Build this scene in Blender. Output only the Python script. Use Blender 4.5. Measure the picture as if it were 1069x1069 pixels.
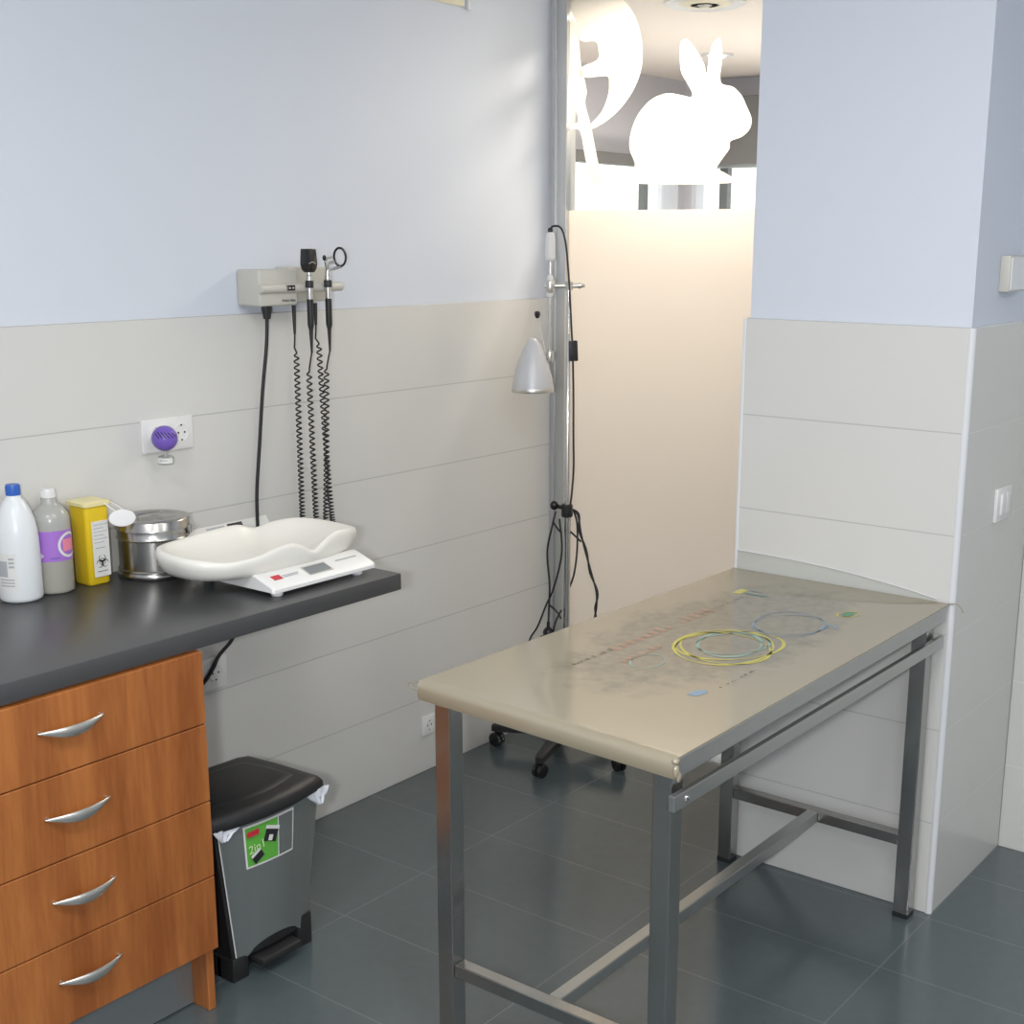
import bpy, bmesh, math, random
from mathutils import Vector, Matrix
random.seed(7)
for o in list(bpy.data.objects):
    bpy.data.objects.remove(o)
SC = bpy.context.scene
COL = SC.collection
PI = math.pi

# ------------------------------------------------------------------ camera
def make_camera():
    cx, cy, cz, yaw, pitch, roll = -0.6911, -2.7996, 1.7019, 0.6415, -0.2317, -0.0056
    f = Vector((math.cos(yaw)*math.cos(pitch), math.sin(yaw)*math.cos(pitch), math.sin(pitch)))
    r = f.cross(Vector((0, 0, 1))).normalized()
    d = f.cross(r)
    c, s = math.cos(roll), math.sin(roll)
    r2 = r*c + d*s
    d2 = d*c - r*s
    m = Matrix.Identity(4)
    for i in range(3):
        m[i][0] = r2[i]; m[i][1] = -d2[i]; m[i][2] = -f[i]
    m[0][3], m[1][3], m[2][3] = cx, cy, cz
    cam = bpy.data.cameras.new('camera')
    o = bpy.data.objects.new('camera', cam); COL.objects.link(o)
    o.matrix_world = m
    cam.sensor_width = 36; cam.sensor_fit = 'HORIZONTAL'
    cam.lens = 1410.03/1069*36
    cam.shift_x = (534.5-574.3)/1069
    cam.shift_y = (580.0-534.5)/1069
    cam.clip_start = 0.05; cam.clip_end = 100
    SC.camera = o
make_camera()

# ------------------------------------------------------------------ world, lights, exposure
SC.view_settings.view_transform = 'Standard'
SC.view_settings.look = 'None'
SC.view_settings.exposure = 0.0
SC.view_settings.gamma = 1.0
SC.view_settings.use_curve_mapping = False
wd = bpy.data.worlds.new('world'); SC.world = wd; wd.use_nodes = True
bg = wd.node_tree.nodes['Background']
bg.inputs[0].default_value = (1.0, 0.97, 0.93, 1); bg.inputs[1].default_value = 2.3

def area(name, loc, target, sx, sy, power, col):
    l = bpy.data.lights.new(name, 'AREA'); l.shape = 'RECTANGLE'; l.size = sx; l.size_y = sy
    l.energy = power; l.color = col
    o = bpy.data.objects.new(name, l); COL.objects.link(o)
    o.location = loc
    o.rotation_euler = (Vector(target)-Vector(loc)).to_track_quat('-Z', 'Y').to_euler()
    return o
# unseen fill lights under the consulting room ceiling, spaced for even brightness
for lx, ly, pw in ((-0.7, -1.7, 32), (0.8, -2.1, 16), (-0.5, -3.7, 21), (1.3, -3.7, 14)):
    area('ceiling_fill', (lx, ly, 2.76), (lx, ly, 0), 0.6, 0.6, pw, (1.0, 0.985, 0.96))
# the camera's flash, a hand's width left of the lens
area('camera_flash', (-0.81, -2.72, 1.69), (2.0, -0.9, 0.55), 0.09, 0.06, 32, (0.97, 0.985, 1.0))
# warm lights behind the glass; the nearest one and the uplight are added
area('waiting_room_light', (3.46, -0.62, 2.45), (3.46, -0.62, 0), 0.3, 0.8, 36, (1.0, 0.88, 0.75))  # added close to the glass so the film fades towards its foot
area('waiting_room_light', (5.2, 0.3, 2.57), (5.2, 0.3, 0), 0.6, 0.6, 24, (1.0, 0.90, 0.80))
area('added_uplight', (5.3, 0.3, 0.9), (5.3, 0.3, 3), 0.6, 0.6, 26, (1.0, 0.86, 0.74))  # added out of view, only to brighten the waiting room ceiling

# ------------------------------------------------------------------ materials
def node(nt, t, **kw):
    n = nt.nodes.new(t)
    for k, v in kw.items(): setattr(n, k, v)
    return n
def base_mat(name):
    m = bpy.data.materials.new(name); m.use_nodes = True
    nt = m.node_tree; b = nt.nodes['Principled BSDF']
    return m, nt, b
def mat(name, col, rough=0.5, metal=0.0, var=0.04, nscale=40, spec=0.5, coat=0.0, trans=0.0, alpha=1.0, stretch=None, bump=0.0, emit=None):
    """solid procedural material: base colour and roughness carry a fine noise"""
    m, nt, b = base_mat(name)
    tc = node(nt, 'ShaderNodeTexCoord'); mp = node(nt, 'ShaderNodeMapping')
    if stretch: mp.inputs['Scale'].default_value = stretch
    nz = node(nt, 'ShaderNodeTexNoise'); nz.inputs['Scale'].default_value = nscale; nz.inputs['Detail'].default_value = 3
    nt.links.new(tc.outputs['Object'], mp.inputs[0]); nt.links.new(mp.outputs[0], nz.inputs['Vector'])
    rp = node(nt, 'ShaderNodeMapRange'); rp.inputs[3].default_value = 1-var; rp.inputs[4].default_value = 1+var
    nt.links.new(nz.outputs[0], rp.inputs[0])
    mx = node(nt, 'ShaderNodeVectorMath', operation='SCALE'); mx.inputs[0].default_value = col[:3]
    nt.links.new(rp.outputs[0], mx.inputs[3]); nt.links.new(mx.outputs[0], b.inputs['Base Color'])
    rr = node(nt, 'ShaderNodeMapRange'); rr.inputs[3].default_value = max(0, rough-0.04); rr.inputs[4].default_value = rough+0.04
    nt.links.new(nz.outputs[0], rr.inputs[0]); nt.links.new(rr.outputs[0], b.inputs['Roughness'])
    b.inputs['Metallic'].default_value = metal
    b.inputs['Specular IOR Level'].default_value = spec
    b.inputs['Coat Weight'].default_value = coat
    b.inputs['Transmission Weight'].default_value = trans
    b.inputs['Alpha'].default_value = alpha
    if bump:
        bp = node(nt, 'ShaderNodeBump'); bp.inputs['Strength'].default_value = bump; bp.inputs['Distance'].default_value = 0.002
        nt.links.new(nz.outputs[0], bp.inputs['Height']); nt.links.new(bp.outputs[0], b.inputs['Normal'])
    if emit:
        b.inputs['Emission Color'].default_value = (*emit[0], 1); b.inputs['Emission Strength'].default_value = emit[1]
    return m

def line_mask(nt, comp, pitch, off, width):
    """1 on a joint line, 0 elsewhere"""
    a = node(nt, 'ShaderNodeMath', operation='SUBTRACT'); a.inputs[1].default_value = off - pitch/2
    nt.links.new(comp, a.inputs[0])
    w = node(nt, 'ShaderNodeMath', operation='WRAP'); w.inputs[1].default_value = pitch; w.inputs[2].default_value = 0
    nt.links.new(a.outputs[0], w.inputs[0])
    s = node(nt, 'ShaderNodeMath', operation='SUBTRACT'); s.inputs[1].default_value = pitch/2
    nt.links.new(w.outputs[0], s.inputs[0])
    ab = node(nt, 'ShaderNodeMath', operation='ABSOLUTE'); nt.links.new(s.outputs[0], ab.inputs[0])
    lt = node(nt, 'ShaderNodeMath', operation='LESS_THAN'); lt.inputs[1].default_value = width/2
    nt.links.new(ab.outputs[0], lt.inputs[0])
    return lt.outputs[0]

def tile_mat(name, col, grout, rough, lines, width, var=0.015, nscale=6, bump=0.6, spec=0.5, speckle=0.0):
    m, nt, b = base_mat(name)
    g = node(nt, 'ShaderNodeNewGeometry'); sp = node(nt, 'ShaderNodeSeparateXYZ')
    nt.links.new(g.outputs['Position'], sp.inputs[0])
    msk = None
    for ax, pitch, off in lines:
        o = line_mask(nt, sp.outputs[ax], pitch, off, width)
        if msk is None: msk = o
        else:
            mm = node(nt, 'ShaderNodeMath', operation='MAXIMUM'); nt.links.new(msk, mm.inputs[0]); nt.links.new(o, mm.inputs[1]); msk = mm.outputs[0]
    nz = node(nt, 'ShaderNodeTexNoise'); nz.inputs['Scale'].default_value = nscale; nz.inputs['Detail'].default_value = 6
    nt.links.new(g.outputs['Position'], nz.inputs['Vector'])
    rp = node(nt, 'ShaderNodeMapRange'); rp.inputs[3].default_value = 1-var; rp.inputs[4].default_value = 1+var
    nt.links.new(nz.outputs[0], rp.inputs[0])
    mx = node(nt, 'ShaderNodeVectorMath', operation='SCALE'); mx.inputs[0].default_value = col
    nt.links.new(rp.outputs[0], mx.inputs[3])
    mix = node(nt, 'ShaderNodeMix', data_type='RGBA'); nt.links.new(msk, mix.inputs[0])
    nt.links.new(mx.outputs[0], mix.inputs[6]); mix.inputs[7].default_value = (*grout, 1)
    nt.links.new(mix.outputs[2], b.inputs['Base Color'])
    b.inputs['Roughness'].default_value = rough
    b.inputs['Specular IOR Level'].default_value = spec
    inv = node(nt, 'ShaderNodeMath', operation='SUBTRACT'); inv.inputs[0].default_value = 1; nt.links.new(msk, inv.inputs[1])
    bp = node(nt, 'ShaderNodeBump'); bp.inputs['Strength'].default_value = bump; bp.inputs['Distance'].default_value = 0.001
    nt.links.new(inv.outputs[0], bp.inputs['Height']); nt.links.new(bp.outputs[0], b.inputs['Normal'])
    return m

def wood_mat(name, c1, c2):
    m, nt, b = base_mat(name)
    g = node(nt, 'ShaderNodeNewGeometry'); mp = node(nt, 'ShaderNodeMapping'); mp.inputs['Scale'].default_value = (1, 1, 0.09)
    nt.links.new(g.outputs['Position'], mp.inputs[0])
    n1 = node(nt, 'ShaderNodeTexNoise'); n1.inputs['Scale'].default_value = 16; n1.inputs['Detail'].default_value = 5; n1.inputs['Distortion'].default_value = 0.6
    n2 = node(nt, 'ShaderNodeTexNoise'); n2.inputs['Scale'].default_value = 160; n2.inputs['Detail'].default_value = 3
    nt.links.new(mp.outputs[0], n1.inputs['Vector']); nt.links.new(mp.outputs[0], n2.inputs['Vector'])
    ad = node(nt, 'ShaderNodeMath', operation='MULTIPLY_ADD'); ad.inputs[1].default_value = 0.35
    nt.links.new(n2.outputs[0], ad.inputs[0]); nt.links.new(n1.outputs[0], ad.inputs[2])
    cr = node(nt, 'ShaderNodeValToRGB'); cr.color_ramp.elements[0].position = 0.48; cr.color_ramp.elements[1].position = 0.85
    cr.color_ramp.elements[0].color = (*c1, 1); cr.color_ramp.elements[1].color = (*c2, 1)
    nt.links.new(ad.outputs[0], cr.inputs[0]); nt.links.new(cr.outputs[0], b.inputs['Base Color'])
    b.inputs['Roughness'].default_value = 0.42
    return m

def film_mat(name, col, trans_frac):
    m = bpy.data.materials.new(name); m.use_nodes = True; nt = m.node_tree
    nt.nodes.clear()
    out = node(nt, 'ShaderNodeOutputMaterial')
    tr = node(nt, 'ShaderNodeBsdfTranslucent'); df = node(nt, 'ShaderNodeBsdfDiffuse'); gl = node(nt, 'ShaderNodeBsdfGlossy')
    nz = node(nt, 'ShaderNodeTexNoise'); nz.inputs['Scale'].default_value = 300
    rp = node(nt, 'ShaderNodeMapRange'); rp.inputs[3].default_value = 0.98; rp.inputs[4].default_value = 1.0
    nt.links.new(nz.outputs[0], rp.inputs[0])
    sc = node(nt, 'ShaderNodeVectorMath', operation='SCALE'); sc.inputs[0].default_value = col
    nt.links.new(rp.outputs[0], sc.inputs[3]); nt.links.new(sc.outputs[0], tr.inputs[0])
    df.inputs[0].default_value = (0.50, 0.50, 0.48, 1); gl.inputs['Roughness'].default_value = 0.12
    m1 = node(nt, 'ShaderNodeMixShader'); m1.inputs[0].default_value = trans_frac
    nt.links.new(df.outputs[0], m1.inputs[1]); nt.links.new(tr.outputs[0], m1.inputs[2])
    m2 = node(nt, 'ShaderNodeMixShader'); m2.inputs[0].default_value = 0.03
    nt.links.new(m1.outputs[0], m2.inputs[1]); nt.links.new(gl.outputs[0], m2.inputs[2])
    nt.links.new(m2.outputs[0], out.inputs[0])
    return m

def glass_mat(name, tint=(0.97, 0.985, 0.98), refl=0.035, rough=0.02):
    m = bpy.data.materials.new(name); m.use_nodes = True; nt = m.node_tree
    nt.nodes.clear()
    out = node(nt, 'ShaderNodeOutputMaterial'); tr = node(nt, 'ShaderNodeBsdfTransparent'); gl = node(nt, 'ShaderNodeBsdfGlossy')
    nz = node(nt, 'ShaderNodeTexNoise'); nz.inputs['Scale'].default_value = 5
    rp = node(nt, 'ShaderNodeMapRange'); rp.inputs[3].default_value = 0.99; rp.inputs[4].default_value = 1.0
    nt.links.new(nz.outputs[0], rp.inputs[0])
    sc = node(nt, 'ShaderNodeVectorMath', operation='SCALE'); sc.inputs[0].default_value = tint
    nt.links.new(rp.outputs[0], sc.inputs[3]); nt.links.new(sc.outputs[0], tr.inputs[0])
    gl.inputs['Roughness'].default_value = rough
    fr = node(nt, 'ShaderNodeLayerWeight'); fr.inputs[0].default_value = 0.15
    ml = node(nt, 'ShaderNodeMath', operation='MULTIPLY_ADD'); ml.inputs[1].default_value = 0.5; ml.inputs[2].default_value = refl
    nt.links.new(fr.outputs['Fresnel'], ml.inputs[0])
    mx = node(nt, 'ShaderNodeMixShader'); nt.links.new(ml.outputs[0], mx.inputs[0])
    nt.links.new(tr.outputs[0], mx.inputs[1]); nt.links.new(gl.outputs[0], mx.inputs[2]); nt.links.new(mx.outputs[0], out.inputs[0])
    return m

def mat_mat():
    """printed see-through table mat: beige, with a mottled grey print in its middle"""
    m, nt, b = base_mat('printed_vinyl')
    g = node(nt, 'ShaderNodeNewGeometry'); sp = node(nt, 'ShaderNodeSeparateXYZ'); nt.links.new(g.outputs['Position'], sp.inputs[0])
    def sq(comp, c, r):
        a = node(nt, 'ShaderNodeMath', operation='SUBTRACT'); a.inputs[1].default_value = c; nt.links.new(comp, a.inputs[0])
        d = node(nt, 'ShaderNodeMath', operation='DIVIDE'); d.inputs[1].default_value = r; nt.links.new(a.outputs[0], d.inputs[0])
        p = node(nt, 'ShaderNodeMath', operation='POWER'); p.inputs[1].default_value = 2
        ab = node(nt, 'ShaderNodeMath', operation='ABSOLUTE'); nt.links.new(d.outputs[0], ab.inputs[0]); nt.links.new(ab.outputs[0], p.inputs[0])
        return p.outputs[0]
    s = node(nt, 'ShaderNodeMath', operation='ADD'); nt.links.new(sq(sp.outputs[0], 1.89, 0.50), s.inputs[0]); nt.links.new(sq(sp.outputs[1], -1.345, 0.225), s.inputs[1])
    n1 = node(nt, 'ShaderNodeTexNoise'); n1.inputs['Scale'].default_value = 16; n1.inputs['Detail'].default_value = 6
    n2 = node(nt, 'ShaderNodeTexNoise'); n2.inputs['Scale'].default_value = 42; n2.inputs['Detail'].default_value = 5
    for n in (n1, n2): nt.links.new(g.outputs['Position'], n.inputs['Vector'])
    ad = node(nt, 'ShaderNodeMath', operation='MULTIPLY_ADD'); ad.inputs[1].default_value = 1.3
    nt.links.new(n1.outputs[0], ad.inputs[0]); nt.links.new(s.outputs[0], ad.inputs[2])
    mr = node(nt, 'ShaderNodeMapRange'); mr.inputs[1].default_value = 1.30; mr.inputs[2].default_value = 1.75; mr.inputs[3].default_value = 1; mr.inputs[4].default_value = 0
    nt.links.new(ad.outputs[0], mr.inputs[0])
    m2 = node(nt, 'ShaderNodeMapRange'); m2.inputs[1].default_value = 0.35; m2.inputs[2].default_value = 0.7; m2.inputs[3].default_value = 0.45; m2.inputs[4].default_value = 0.95
    nt.links.new(n2.outputs[0], m2.inputs[0])
    f = node(nt, 'ShaderNodeMath', operation='MULTIPLY'); nt.links.new(mr.outputs[0], f.inputs[0]); nt.links.new(m2.outputs[0], f.inputs[1])
    mix = node(nt, 'ShaderNodeMix', data_type='RGBA'); nt.links.new(f.outputs[0], mix.inputs[0])
    mix.inputs[6].default_value = (0.300, 0.262, 0.188, 1); mix.inputs[7].default_value = (0.175, 0.160, 0.122, 1)
    nt.links.new(mix.outputs[2], b.inputs['Base Color'])
    b.inputs['Roughness'].default_value = 0.10; b.inputs['Specular IOR Level'].default_value = 0.9
    n3 = node(nt, 'ShaderNodeTexNoise'); n3.inputs['Scale'].default_value = 5; nt.links.new(g.outputs['Position'], n3.inputs['Vector'])
    bp = node(nt, 'ShaderNodeBump'); bp.inputs['Strength'].default_value = 0.35; bp.inputs['Distance'].default_value = 0.004
    nt.links.new(n3.outputs[0], bp.inputs['Height']); nt.links.new(bp.outputs[0], b.inputs['Normal'])
    return m

M = {}
BLUE = (0.66, 0.70, 0.775)
M['blue'] = mat('pale_blue_paint', BLUE, 0.75, var=0.01, nscale=200, bump=0.05)
M['tile'] = tile_mat('cream_wall_tile', (0.665, 0.66, 0.635), (0.50, 0.50, 0.48), 0.22, [(2, 0.25, 0.0)], 0.0028)
M['tile_right'] = tile_mat('cream_wall_tile_far', (0.64, 0.64, 0.61), (0.72, 0.72, 0.69), 0.22, [(2, 0.25, 0.0)], 0.0028)
M['trim'] = mat('white_tile_trim', (0.72, 0.73, 0.75), 0.2, var=0.01)
M['floor'] = tile_mat('slate_floor_tile', (0.080, 0.102, 0.109), (0.13, 0.148, 0.155), 0.19, [(0, 0.30, 2.134), (1, 0.60, -1.684)], 0.004, var=0.10, nscale=30, bump=0.3, spec=0.95)
M['ceil'] = mat('white_ceiling_paint', (0.8, 0.8, 0.78), 0.8, var=0.01)
M['ceil_far'] = mat('warm_white_ceiling_paint', (0.86, 0.79, 0.73), 0.8, var=0.01)
M['lilac'] = mat('pale_lilac_paint', (0.62, 0.62, 0.68), 0.7, var=0.01)
M['greywall'] = mat('mid_grey_paint', (0.17, 0.165, 0.16), 0.7, var=0.02)
M['darkframe'] = mat('dark_grey_window_frame', (0.14, 0.15, 0.155), 0.4, var=0.02)
M['alu'] = mat('satin_aluminium', (0.60, 0.61, 0.61), 0.38, 0.85, var=0.02, nscale=30, stretch=(1, 1, 0.05))
M['counter'] = mat('charcoal_laminate', (0.062, 0.063, 0.066), 0.34, var=0.15, nscale=420, spec=0.5)
M['wood'] = wood_mat('cherry_veneer', (0.26, 0.078, 0.018), (0.42, 0.148, 0.038))
M['plinth'] = mat('grey_plinth_foil', (0.30, 0.32, 0.33), 0.3, 0.6, var=0.03)
M['steel'] = mat('brushed_steel', (0.40, 0.40, 0.385), 0.20, 0.95, var=0.10, nscale=30, stretch=(1, 1, 0.1))
M['steel_h'] = mat('brushed_steel_rail', (0.46, 0.47, 0.46), 0.30, 0.9, var=0.08, nscale=40, stretch=(0.1, 1, 1))
M['chrome'] = mat('polished_steel', (0.68, 0.67, 0.65), 0.12, 1.0, var=0.03)
M['drum'] = mat('satin_steel_drum', (0.44, 0.43, 0.41), 0.25, 1.0, var=0.06, nscale=20, stretch=(0.2, 0.2, 4))
M['nickel'] = mat('satin_nickel', (0.62, 0.61, 0.57), 0.30, 0.9, var=0.03)
M['binsteel'] = mat('bin_steel_sheet', (0.36, 0.39, 0.38), 0.33, 0.75, var=0.06, nscale=60, stretch=(1, 1, 0.05))
M['black'] = mat('black_plastic', (0.018, 0.018, 0.019), 0.42, var=0.1, nscale=200, bump=0.05)
M['blackgloss'] = mat('black_gloss_plastic', (0.012, 0.012, 0.013), 0.22, var=0.05)
M['rubber'] = mat('black_cable_rubber', (0.016, 0.016, 0.018), 0.5, var=0.1)
M['white'] = mat('white_plastic', (0.78, 0.78, 0.77), 0.3, var=0.01)
M['bottlewhite'] = mat('white_bottle_plastic', (0.74, 0.77, 0.79), 0.3, var=0.01)
M['scale'] = mat('ivory_white_shell', (0.80, 0.785, 0.73), 0.3, var=0.01, spec=0.5)
M['unit'] = mat('beige_grey_plastic', (0.56, 0.545, 0.49), 0.4, var=0.01)
M['bluecap'] = mat('blue_cap_plastic', (0.035, 0.13, 0.50), 0.35, var=0.03)
M['yellow'] = mat('yellow_plastic', (0.80, 0.56, 0.02), 0.35, var=0.02)
M['yellowpale'] = mat('pale_yellow_lid_plastic', (0.80, 0.72, 0.38), 0.35, var=0.02)
M['paper'] = mat('white_label_paper', (0.72, 0.72, 0.70), 0.5, var=0.02)
M['greyprint'] = mat('grey_label_print', (0.40, 0.42, 0.44), 0.5, var=0.08, nscale=500)
M['ink'] = mat('black_ink', (0.02, 0.02, 0.025), 0.5)
M['purple'] = mat('violet_label', (0.37, 0.17, 0.60), 0.4, var=0.03)
M['violetball'] = mat('violet_plastic', (0.17, 0.10, 0.47), 0.35, var=0.03)
M['violetdark'] = mat('dark_violet_inside', (0.03, 0.02, 0.09), 0.5)
M['pink'] = mat('pink_print', (0.80, 0.25, 0.35), 0.5)
M['cloudy'] = mat('cloudy_bottle_plastic', (0.52, 0.52, 0.49), 0.25, var=0.02, trans=0.25)
M['liquid'] = mat('cloudy_bottle_liquid', (0.45, 0.44, 0.39), 0.22, var=0.02, trans=0.2)
M['green'] = mat('green_label', (0.12, 0.42, 0.06), 0.4, var=0.05)
M['limegreen'] = mat('lime_print', (0.62, 0.82, 0.40), 0.4)
M['red'] = mat('red_print', (0.55, 0.03, 0.05), 0.4)
M['bag'] = mat('white_bin_liner', (0.70, 0.72, 0.78), 0.35, var=0.03, nscale=60, bump=0.3)
M['vinyl'] = mat_mat()
M['pyellow'] = mat('yellow_print', (0.52, 0.47, 0.07), 0.2)
M['pteal'] = mat('teal_print', (0.24, 0.38, 0.33), 0.2)
M['pdteal'] = mat('dark_teal_print', (0.06, 0.17, 0.15), 0.2)
M['pblue'] = mat('blue_print', (0.16, 0.27, 0.38), 0.2)
M['pred'] = mat('faded_red_print', (0.34, 0.215, 0.15), 0.2)
M['pink2'] = mat('faded_dark_print', (0.12, 0.10, 0.08), 0.25)
M['pgreen'] = mat('green_print', (0.04, 0.22, 0.08), 0.2)
M['lcd'] = mat('grey_lcd', (0.20, 0.22, 0.23), 0.15, var=0.02)
M['lamp'] = mat('silver_painted_metal', (0.58, 0.58, 0.60), 0.36, 0.10, var=0.02, spec=0.6)
M['cream'] = mat('cream_card', (0.80, 0.74, 0.55), 0.5, var=0.02)
M['bulb'] = mat('frosted_bulb', (0.7, 0.7, 0.7), 0.3)
M['lit'] = mat('lit_diffuser', (0.9, 0.88, 0.85), 0.5, emit=((1.0, 0.93, 0.84), 4.0))
M['film'] = film_mat('frosted_window_film', (0.86, 0.775, 0.70), 0.92)
M['sticker'] = film_mat('white_window_sticker', (0.78, 0.735, 0.675), 0.90)
M['glass'] = glass_mat('clear_glass')
M['clearvinyl'] = glass_mat('clear_vinyl', (0.93, 0.94, 0.93), 0.05, 0.08)
M['clearjar'] = glass_mat('clear_jar_glass', (0.86, 0.88, 0.87), 0.10, 0.05)

# ------------------------------------------------------------------ mesh helpers
class MB:
    def __init__(s): s.bm = bmesh.new()
    def _take(s, tmp, mtx=None):
        if mtx is not None: bmesh.ops.transform(tmp, matrix=mtx, verts=tmp.verts)
        me = bpy.data.meshes.new('t'); tmp.to_mesh(me); tmp.free(); s.bm.from_mesh(me); bpy.data.meshes.remove(me)
        return s
    def box(s, a, b, bev=0.0, seg=2, mtx=None):
        t = bmesh.new(); bmesh.ops.create_cube(t, size=1)
        c = [(a[i]+b[i])/2 for i in range(3)]; d = [abs(b[i]-a[i]) for i in range(3)]
        for v in t.verts: v.co = Vector((c[0]+v.co.x*d[0], c[1]+v.co.y*d[1], c[2]+v.co.z*d[2]))
        if bev: bmesh.ops.bevel(t, geom=t.edges[:], offset=bev, segments=seg, affect='EDGES', profile=0.5)
        return s._take(t, mtx)
    def lathe(s, prof, c=(0, 0, 0), n=40, mtx=None, ax='Z', sx=1, sy=1):
        t = bmesh.new(); rings = []
        for r, z in prof:
            if r < 1e-6: rings.append([t.verts.new((0, 0, z))])
            else: rings.append([t.verts.new((r*sx*math.cos(2*PI*i/n), r*sy*math.sin(2*PI*i/n), z)) for i in range(n)])
        for a, b in zip(rings, rings[1:]):
            for i in range(n):
                j = (i+1) % n
                if len(a) == 1 and len(b) == 1: continue
                if len(a) == 1: t.faces.new((a[0], b[j], b[i]))
                elif len(b) == 1: t.faces.new((a[i], a[j], b[0]))
                else: t.faces.new((a[i], a[j], b[j], b[i]))
        for rg in (rings[0], rings[-1]):
            if len(rg) > 2: t.faces.new(rg if rg is rings[-1] else rg[::-1])
        R = Matrix.Identity(4)
        if ax == 'Y': R = Matrix.Rotation(-PI/2, 4, 'X')       # +z -> +y
        if ax == '-Y': R = Matrix.Rotation(PI/2, 4, 'X')       # +z -> -y
        if ax == 'X': R = Matrix.Rotation(PI/2, 4, 'Y')
        m = Matrix.Translation(c) @ (mtx if mtx is not None else Matrix.Identity(4)) @ R
        return s._take(t, m)
    def sphere(s, c, r, sc=(1, 1, 1), n=24, mtx=None):
        t = bmesh.new(); bmesh.ops.create_uvsphere(t, u_segments=n, v_segments=n//2, radius=r)
        m = Matrix.Translation(c) @ (mtx if mtx is not None else Matrix.Identity(4)) @ Matrix.Diagonal((*sc, 1))
        return s._take(t, m)
    def tube(s, pts, r, n=8, closed=False, cap=True):
        """sweep a circle along a polyline; r may be a list"""
        pts = [Vector(p) for p in pts]; N = len(pts)
        rr = r if isinstance(r, (list, tuple)) else [r]*N
        t = bmesh.new(); rings = []
        up = None
        for i, p in enumerate(pts):
            if closed: d = pts[(i+1) % N]-pts[i-1]
            else: d = pts[min(i+1, N-1)]-pts[max(i-1, 0)]
            if d.length < 1e-9: d = Vector((0, 0, 1))
            d.normalize()
            if up is None:
                up = Vector((0, 0, 1)) if abs(d.z) < 0.9 else Vector((1, 0, 0))
            a = up - d*up.dot(d)
            if a.length < 1e-6: a = d.orthogonal()
            a.normalize(); b = d.cross(a); up = a
            rings.append([t.verts.new(p + (a*math.cos(2*PI*k/n)+b*math.sin(2*PI*k/n))*rr[i]) for k in range(n)])
        for i in range(N if closed else N-1):
            A, B = rings[i], rings[(i+1) % N]
            for k in range(n):
                t.faces.new((A[k], A[(k+1) % n], B[(k+1) % n], B[k]))
        if cap and not closed:
            t.faces.new(rings[0][::-1]); t.faces.new(rings[-1])
        return s._take(t)
    def prism(s, poly, vec, bev=0.0):
        """poly: list of 3-D points, extruded by vec"""
        t = bmesh.new(); vs = [t.verts.new(p) for p in poly]
        f = t.faces.new(vs)
        e = bmesh.ops.extrude_face_region(t, geom=[f])
        vv = [x for x in e['geom'] if isinstance(x, bmesh.types.BMVert)]
        bmesh.ops.translate(t, verts=vv, vec=Vector(vec))
        bmesh.ops.recalc_face_normals(t, faces=t.faces)
        if bev: bmesh.ops.bevel(t, geom=t.edges[:], offset=bev, segments=2, affect='EDGES', profile=0.5)
        return s._take(t)
    def loft(s, rings, closed=True, cap=True):
        t = bmesh.new(); R = [[t.verts.new(p) for p in r] for r in rings]
        n = len(R[0])
        for A, B in zip(R, R[1:]):
            for k in range(n if closed else n-1):
                t.faces.new((A[k], A[(k+1) % n], B[(k+1) % n], B[k]))
        if cap and closed:
            t.faces.new(R[0][::-1]); t.faces.new(R[-1])
        bmesh.ops.recalc_face_normals(t, faces=t.faces)
        return s._take(t)
    def poly(s, pts):
        t = bmesh.new(); t.faces.new([t.verts.new(p) for p in pts]); return s._take(t)
    def text(s, body, size, mtx, extrude=0.0003, font_scale=1.0):
        cu = bpy.data.curves.new('txt', 'FONT'); cu.body = body; cu.size = size; cu.extrude = extrude
        cu.align_x = 'CENTER'; cu.align_y = 'CENTER'
        o = bpy.data.objects.new('txt', cu); COL.objects.link(o)
        dg = bpy.context.evaluated_depsgraph_get(); dg.update()
        me = bpy.data.meshes.new_from_object(o.evaluated_get(dg))
        me.transform(mtx); s.bm.from_mesh(me)
        bpy.data.meshes.remove(me); bpy.data.objects.remove(o); bpy.data.curves.remove(cu)
        return s

def origin_of(o):
    v = Vector((0, 0, 0))
    while o is not None:
        v += o.location; o = o.parent
    return v
def obj(name, mb, m, parent=None, origin=None, smooth=True, angle=None):
    """link the builder's mesh (given in world coordinates) as ONE object under parent"""
    me = bpy.data.meshes.new(name)
    o = bpy.data.objects.new(name, me); COL.objects.link(o)
    if parent is not None:
        o.parent = parent; off = origin_of(parent)
    elif origin is not None:
        o.location = origin; off = Vector(origin)
    else: off = Vector((0, 0, 0))
    bmesh.ops.translate(mb.bm, verts=mb.bm.verts, vec=-off)
    mb.bm.to_mesh(me); mb.bm.free()
    me.materials.append(m)
    if angle is None: angle = 80 if m.name.startswith('black_cable') else 29
    if smooth:
        for p in me.polygons: p.use_smooth = True
        me.set_sharp_from_angle(angle=math.radians(angle))
    return o
def thing(name, label, cat, loc, group=None):
    o = bpy.data.objects.new(name, None); COL.objects.link(o); o.location = loc
    o.empty_display_size = 0.05
    return tag(o, label, cat, group)
def tag(o, label, cat, group=None):
    o['label'] = label; o['category'] = cat
    if group: o['group'] = group
    return o
def struct(name, mb, m, **kw):
    o = obj(name, mb, m, **kw); o['kind'] = 'structure'; return o
def rotm(ang, ax, c=(0, 0, 0)):
    return Matrix.Translation(c) @ Matrix.Rotation(ang, 4, ax) @ Matrix.Translation(-Vector(c))
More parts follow.
